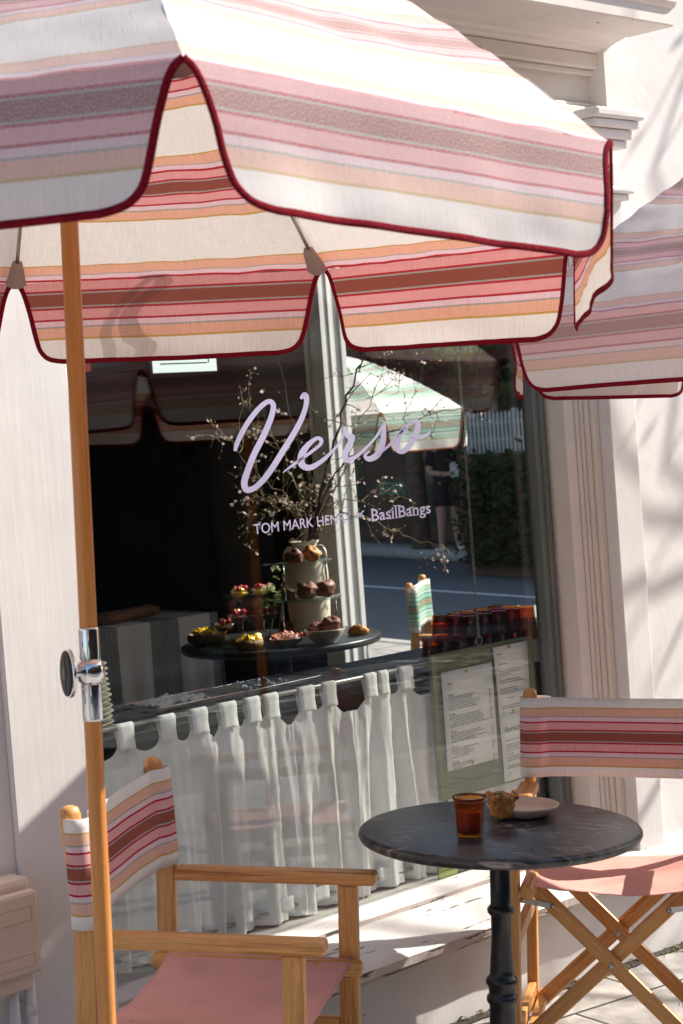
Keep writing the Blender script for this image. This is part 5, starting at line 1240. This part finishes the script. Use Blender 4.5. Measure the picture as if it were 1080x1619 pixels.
# interior left details: added glowing stand-in for a reflection, red sign, wall shelf lines
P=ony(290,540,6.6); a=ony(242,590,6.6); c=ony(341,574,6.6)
refl=thing('reflection_panel','bright white glowing reflection stand-in with a thin black border under the canopy hem','sign',T(a.x,6.6,a.z)); w_=c.x-a.x; h_=.34
b=MB(); b.box((-.02,.0,-.02),(w_+.02,.05,h_+.02)); b.build('casing',M['counter'],refl)
b=MB(); b.box((0,-.006,0),(w_,-.001,h_)); b.build('glow_face',M['reflection_glow'],refl)
b=MB(); b.bar((.04,-.0075,.04),(w_-.06,-.0075,.04),.002,.006); b.bar((w_-.05,-.0075,.04),(w_-.05,-.0075,h_-.05),.002,.006,(1,0,0)); b.build('printed_line',M['ink'],refl)
a=ony(138,575,3.75); rs=thing('red_sign','small red sign high at the left edge inside the window beside the pole','sign',T(a.x-.09,3.75,a.z)); z1_=ony(120,588,3.75).z
b=MB(); b.box((-.25,0,z1_-a.z),(.10,.02,.07)); b.build('red_face',M['redsign'],rs)
b=MB(); b.box((-.255,.021,z1_-a.z-.14),(-.05,.03,.075)); b.build('backing',M['paper'],rs)
# shelf rail on the back wall
b=MB(); b.bar((1.2,8.45,1.72),(4.6,8.45,1.72),.25,.03); b.bar((1.2,8.45,1.35),(4.6,8.45,1.35),.25,.03); o=b.build('wall_shelf',M['counter'],loc=(2.9,8.45,1.5)); tag(o,'dark wall shelf at the back of the shop interior','shelf')
# =====================================================================
# SIDE STREET SEEN THROUGH THE SHOP
# =====================================================================
gc=at(655,960,9.0); 
chair('directors_chair',"director's chair with green striped back outside, seen through the shop",T(G(6.20-r0.x*.075,5.98-r0.y*.075))@frame(-2.50),w_=.50,sm=M['green_chair'],seatm=M['seat_w'],seed=5)
q=onz(805,975,gz(7,6.0)+.70); gt=thing('bistro_table','pale grey round bistro table beside the green striped chair outside','table',T(G(q.x,q.y)))
b=MB(); b.lathe([(.0,.69),(.29,.69),(.30,.70),(.29,.712),(.0,.712)],n=48); b.build('tabletop',pmat('pale grey marble',(.34,.38,.38),.3,var=.2),gt)
b=MB(); b.lathe([(.2,0),(.2,.02),(.03,.05),(.022,.3),(.02,.6895),(0,.6895)],n=20); b.build('column',M['iron'],gt)
# green umbrella: rim corner at about x=735
Dg=10.2; cg=at(525,640,Dg); 
umbrella('patio_umbrella','green and cream striped umbrella outside, seen through the shop window',(cg.x,cg.y,1.6+(677-648)/F*Dg),(.0,.0,1),.80,R_(20),.36,1.5,.21,M['green'],1.6,straps={},seed=4,flare=.03,bindm=pmat('brown red binding',(.25,.07,.03),.8))
# far facade
XF=19.5
fb=thing('tavern_building','dark two storey building across the side street','building',T(XF,15,-1)); FO=Vector((XF,15,-1))
def fpart(b,name,m,**k): b.v=[p-FO for p in b.v]; return b.build(name,m,fb,**k)
b=MB(); b.box((XF,0,-1.2),(XF+6,34,7.2)); fpart(b,'wall',M['farwall'])
b=MB(); b.box((XF-.08,2,-1.1),(XF-.001,30,1.25)); fpart(b,'brick_base',M['farbrick'])
b=MB(); b.box((XF-1.6,6,2.75),(XF-.001,24,2.9)); fpart(b,'verandah_roof',M['farwall'])
b=MB(); b.box((XF-1.65,6,2.45),(XF-1.58,24,2.749)); fpart(b,'fascia',pmat('dull red fascia',(.12,.03,.03),.6))
for i in range(7):
    y=7+i*2.4; b=MB(); b.tube([(XF-1.5,y,-1),(XF-1.5,y,2.74)],.05,10); fpart(b,'verandah_post',M['trunk'])
for i in range(8):
    y=6.6+i*2.2
    for z0_,z1_ in ((.1,1.9),(3.6,5.2)):
        b=MB(); b.box((XF-.06,y,z0_),(XF-.085+.08,y+1.2,z1_)); f_=fpart(b,'window_frame',M['trunk'])
        b=MB(); b.box((XF-.09,y+.08,z0_+.08),(XF-.0605,y+1.12,z1_-.08)); b.v=[p-FO for p in b.v]; b.build('pane',pmat('dim window',(.05,.06,.05),.1),f_)
# signs
P=onx(720,553,XF-1.75); sg=thing('pub_sign','oval yellow green shop sign on the dark building across the side street','sign',T(P))
mt=Vector((-1,0,0)).to_track_quat('Z','Y').to_matrix().to_4x4(); b=MB(); b.lathe([(.0,0),(.42,0),(.43,.03),(.0,.035)],(0,0,0),30,mt); b.v=[Vector((p.x,p.y*1.0,p.z*.36)) for p in b.v]; b.build('board',M['sign_g'],sg)
text_mesh('lettering',"Tommy's",M['sign_y'],Vector((-.04,.34,-.06)),(0,-1,0),(0,0,1),.18,sg,width=.68)
P=onx(621,772,XF-.2); sg=thing('beer_sign','small sign reading BEER on the brick base across the side street','sign',T(P))
b=MB(); b.box((0,-.32,-.14),(.03,.32,.16)); b.build('board',M['trunk'],sg)
text_mesh('lettering',"BEER",pmat('green lettering',(.12,.42,.30),.6),Vector((-.01,.27,-.09)),(0,-1,0),(0,0,1),.26,sg,width=.54)
# white picket balcony fence
a=onx(742,705,XF-3.2); c=onx(845,682,XF-3.2); n=22
pf=thing('picket_fence','white picket fence rail across the side street','fence',T(a)); 
hh=.36
b=MB(); L=(c.y-a.y); b.bar((0,0,.06),(0,L*1.4,.06),.03,.04); b.bar((0,0,.26),(0,L*1.4,.26),.03,.04); b.build('rail',M['dullwhite'],pf)
for i in range(24):
    y=L*1.4*i/23; b=MB(); b.bar((-.02,y,-.1),(-.02,y,.36),.035,.02,(1,0,0)); b.add([(-.03,y-.0175,.36),(-.01,y-.0175,.36),(-.01,y+.0175,.36),(-.03,y+.0175,.36),(-.02,y,.40)],[(0,1,4),(1,2,4),(2,3,4),(3,0,4)]); b.build('picket',M['dullwhite'],pf)
for y in (0,L*.7,L*1.4):
    b=MB(); b.bar((.04,y,-.1),(.04,y,.42),.06,.06,(1,0,0)); b.build('post',M['dullwhite'],pf)
gw=MB(); gw.box((a.x-.12,a.y-.05 if L>0 else a.y+L*1.6,-1.3),(a.x+.3,a.y+L*1.6 if L>0 else a.y+.05,a.z-.101)); tag(gw.build('garden_wall',M['farbrick'],loc=(a.x,a.y,-1)),'dark garden wall under the white picket fence across the side street','wall')
hd=MB(); rh=random.Random(77); y0_,y1_=(min(a.y,a.y+L*1.6)-1.0,max(a.y,a.y+L*1.6)-.05)
for i in range(5200):
    P_=Vector((a.x-.15-abs(rh.gauss(0,.16)),rh.uniform(y0_,y1_),rh.uniform(gz(a.x,a.y),a.z-.12+rh.gauss(0,.05)))); X_q=Vector((rh.gauss(0,1),rh.gauss(0,1),rh.gauss(0,1))).normalized()*.05; Y_q=X_q.orthogonal().normalized()*.028
    hd.add([P_-X_q,P_+Y_q,P_+X_q,P_-Y_q],[(0,1,2,3)])
hg=thing('hedge','dark clipped hedge growing below the white picket fence','hedge',T(a.x-.2,(y0_+y1_)/2,gz(a.x,a.y))); hd.v=[p-Vector((a.x-.2,(y0_+y1_)/2,gz(a.x,a.y))) for p in hd.v]; hd.build('foliage',M['foliage'],hg)
hs=MB()
for k in range(7):
    yy=(k-3)/3.2*(y1_-y0_)/2; hs.tube([(0.05,yy,-.05),(.03,yy+.05,.4),(-.02,yy,.9)],[.02,.015,.006],6,False)
hs.build('stems',M['trunk'],hg)
# trees and hedges
def tree(name,label,P,h,r,seed,mat,trunk_r=.16,leaves=2600,crown0=.35,leaf=.09,group='trees across the streets',bare=False):
    rn=random.Random(seed); root=thing('tree' if not name else name,label,'tree',T(P),group)
    b=MB(); b.tube([(0,0,-.3),(rn.uniform(-.1,.1),rn.uniform(-.1,.1),h*.3),(rn.uniform(-.2,.2),rn.uniform(-.2,.2),h*.6),(rn.uniform(-.3,.3),rn.uniform(-.3,.3),h*.9)],[trunk_r,trunk_r*.8,trunk_r*.5,trunk_r*.1],10)
    tips=[]
    for i in range(16):
        z=h*rn.uniform(crown0*.8,.8); a=rn.random()*6.28; L=r*rn.uniform(.5,1.0); q=[Vector((0,0,z))]; d=Vector((math.cos(a),math.sin(a),rn.uniform(.2,.9))).normalized()
        for k in range(6):
            d=(d+Vector((rn.gauss(0,.2),rn.gauss(0,.2),rn.gauss(0,.15)))).normalized(); q.append(q[-1]+d*L/5)
            if k>1:
                e=(d+Vector((rn.gauss(0,.7),rn.gauss(0,.7),rn.gauss(0,.7)))).normalized(); w_=[q[-1]]
                for kk in range(4): e=(e+Vector((rn.gauss(0,.25),rn.gauss(0,.25),rn.gauss(0,.25)))).normalized(); w_.append(w_[-1]+e*L*.13)
                b.tube(w_,[trunk_r*.09,trunk_r*.07,trunk_r*.06,trunk_r*.04,trunk_r*.02],4,False); tips.append(w_[-1]); tips.append(w_[2])
        b.tube(q,[trunk_r*.35*(1-.8*k/6) for k in range(7)],6,False); tips+=q[3:]
    b.build('trunk',M['trunk'],root)
    c=MB()
    cl=[Vector((rn.gauss(0,r*.4),rn.gauss(0,r*.4),h*rn.uniform(crown0,1))) for _ in range(26)]+tips[::2]
    for i in range(leaves):
        t=rn.choice(tips if bare else cl); P_=t+Vector((rn.gauss(0,1),rn.gauss(0,1),rn.gauss(0,1)))*(r*.14 if not bare else .10)
        X=Vector((rn.gauss(0,1),rn.gauss(0,1),rn.gauss(0,1))).normalized()*leaf; Y=X.orthogonal().normalized()*leaf*.55
        c.add([P_-X,P_+Y,P_+X,P_-Y],[(0,1,2,3)])
    c.build('crown',mat,root); return root
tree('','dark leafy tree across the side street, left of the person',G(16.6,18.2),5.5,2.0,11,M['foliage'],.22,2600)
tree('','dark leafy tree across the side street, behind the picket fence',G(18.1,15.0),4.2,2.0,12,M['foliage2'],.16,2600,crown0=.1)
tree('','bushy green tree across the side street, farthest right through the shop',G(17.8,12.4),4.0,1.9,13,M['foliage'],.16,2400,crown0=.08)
tree('street_tree','bare street tree on the pavement right of the shop, throwing branch shadows',G(7.55,2.55),4.7,1.75,21,M['foliage'],.05,160,crown0=.5,leaf=.022,bare=True)
tree('street_tree','bare twiggy tree on the far pavement of the side street',G(17.9,17.3),5.6,2.0,44,M['foliage2'],.15,260,crown0=.35,leaf=.03,bare=True)
tree('street_tree','slim bare street tree at the kerb further along the front street',G(9.0,.6),5.6,1.9,22,M['foliage'],.11,120,crown0=.5,leaf=.04,bare=True)
# person across the side street
def person(P,face,H_,label):
    root=thing('person',label,'person',P,None)
    vs=[];es=[];rd=[]
    def V(x,y,z,r): vs.append((x*H_,y*H_,z*H_)); rd.append(r*H_); return len(vs)-1
    pel=V(0,0,.53,.085); wa=V(0,0,.62,.075); che=V(0,.0,.74,.090); nk=V(0,0,.835,.033); hd0=V(0,.01,.875,.045); hd=V(0,.012,.925,.058); top=V(0,.005,.975,.04)
    es+=[(pel,wa),(wa,che),(che,nk),(nk,hd0),(hd0,hd),(hd,top)]
    nose=V(0,.072,.915,.010); es.append((hd,nose))
    for s in (-1,1):
        sh=V(s*.105,0,.80,.042); el=V(s*.135,.01,.64,.028); wr=V(s*.05,.13,.62,.020); ha=V(s*.02,.165,.625,.016)
        es+=[(che,sh),(sh,el),(el,wr),(wr,ha)]
        for k in range(4):
            f1=V(s*.0-s*.012,.18+.004*k,.640-.009*k,.0055); es.append((ha,f1))
        th=V(s*.012,.17,.645,.006); es.append((ha,th))
        hp=V(s*.055,0,.50,.062); kn=V(s*.06,.015*s,.285,.040); an=V(s*.065,-.02*s,.055,.024); ft_=V(s*.07,.06-.02*s,.022,.022)
        es+=[(pel,hp),(hp,kn),(kn,an),(an,ft_)]
    me=bpy.data.meshes.new('body'); me.from_pydata(vs,es,[]); o=bpy.data.objects.new('body',me); COL.objects.link(o); o.parent=root
    sk=o.modifiers.new('sk','SKIN'); o.modifiers.new('ss','SUBSURF').levels=1
    for i,r in enumerate(rd): me.skin_vertices[0].data[i].radius=(r,r)
    me.skin_vertices[0].data[pel].use_root=True; me.materials.append(M['skin'])
    b=MB(); pr=[(.098,.50),(.103,.60),(.115,.72),(.12,.78),(.07,.825),(.045,.838)]
    b.lathe([(a*H_,z*H_) for a,z in pr],n=20); b.v=[Vector((p.x,p.y*.78,p.z)) for p in b.v]
    for s in (-1,1): b.tube([Vector((s*.09,0,.80))*H_,Vector((s*.118,.0,.745))*H_,Vector((s*.130,.005,.69))*H_],[.05*H_,.046*H_,.044*H_],12)
    b.build('t_shirt',M['tee'],root)
    b=MB()
    for s in (-1,1): b.tube([Vector((s*.045,0,.54))*H_,Vector((s*.055,.0,.45))*H_,Vector((s*.06,.01,.36))*H_],[.078*H_,.070*H_,.062*H_],14)
    b.build('shorts',M['tee'],root)
    b=MB(); b.blob(Vector((0,-.008,.945))*H_,(.064*H_,.070*H_,.058*H_),14,9,.1,2); b.build('hair',M['hair'],root)
    for s in (-1,1):
        b=MB(); b.blob(Vector((s*.07,.035-.02*s,.018))*H_,(.03*H_,.068*H_,.022*H_),10,6,.05,2); b.build('shoe',M['white'],root)
    return root
pp=at(712,860,24.5); pg=G(pp.x,pp.y)
person(T(pg)@frame(R_(150),Vector((0,0,1))),None,1.68,'person in black t-shirt and shorts across the side street holding papers')
b=MB(); wp=T(pg)@frame(R_(150),Vector((0,0,1)))
b.box((-.10,.30,1.0),(.02,.305,1.20)); b.v=[wp@p for p in b.v]; tag(b.build('paper_sheets',M['paper'],loc=wp@Vector((0,.3,1.0))),'white papers in the hands of the person in black','papers')
# =====================================================================
# OPPOSITE SIDE OF THE FRONT STREET (reflected in the glass)
# =====================================================================
for (x0_,x1_,h_,m_,nm,lab) in ((-22,4,7,'farbrick','shop_terrace','dark brick terrace opposite the shop across the front street'),(4.4,16,6.2,'farwall','shop_terrace','slate grey terrace opposite, beyond the brick one'),(16.4,40,8.5,'farbrick','shop_terrace','tall brick terrace opposite at the far end of the street')):
    root=thing(nm,lab,'building',T(x0_,-11.2,-1)); O=Vector((x0_,-11.2,-1))
    b=MB(); b.box((x0_,-19,-1.5),(x1_,-11.2,h_)); b.v=[p-O for p in b.v]; b.build('wall',M[m_],root)
    b=MB(); b.box((x0_,-11.1,2.9),(x1_,-8.9,3.02)); b.v=[p-O for p in b.v]; b.build('awning',M['farwall'],root)
    x=x0_+.8
    while x<x1_-2:
        for z0_,z1_ in ((.3,2.3),(4.0,5.6)):
            b=MB(); b.box((x,-11.199,z0_),(x+1.6,-11.1,z1_)); b.v=[p-O for p in b.v]; f_=b.build('window_frame',M['white'] if z0_>3 else M['counter'],root)
            b=MB(); b.box((x+.08,-11.0999,z0_+.08),(x+1.52,-11.07,z1_-.08)); b.v=[p-O for p in b.v]; b.build('pane',bpy.data.materials['dim window'],f_)
        x+=3.0
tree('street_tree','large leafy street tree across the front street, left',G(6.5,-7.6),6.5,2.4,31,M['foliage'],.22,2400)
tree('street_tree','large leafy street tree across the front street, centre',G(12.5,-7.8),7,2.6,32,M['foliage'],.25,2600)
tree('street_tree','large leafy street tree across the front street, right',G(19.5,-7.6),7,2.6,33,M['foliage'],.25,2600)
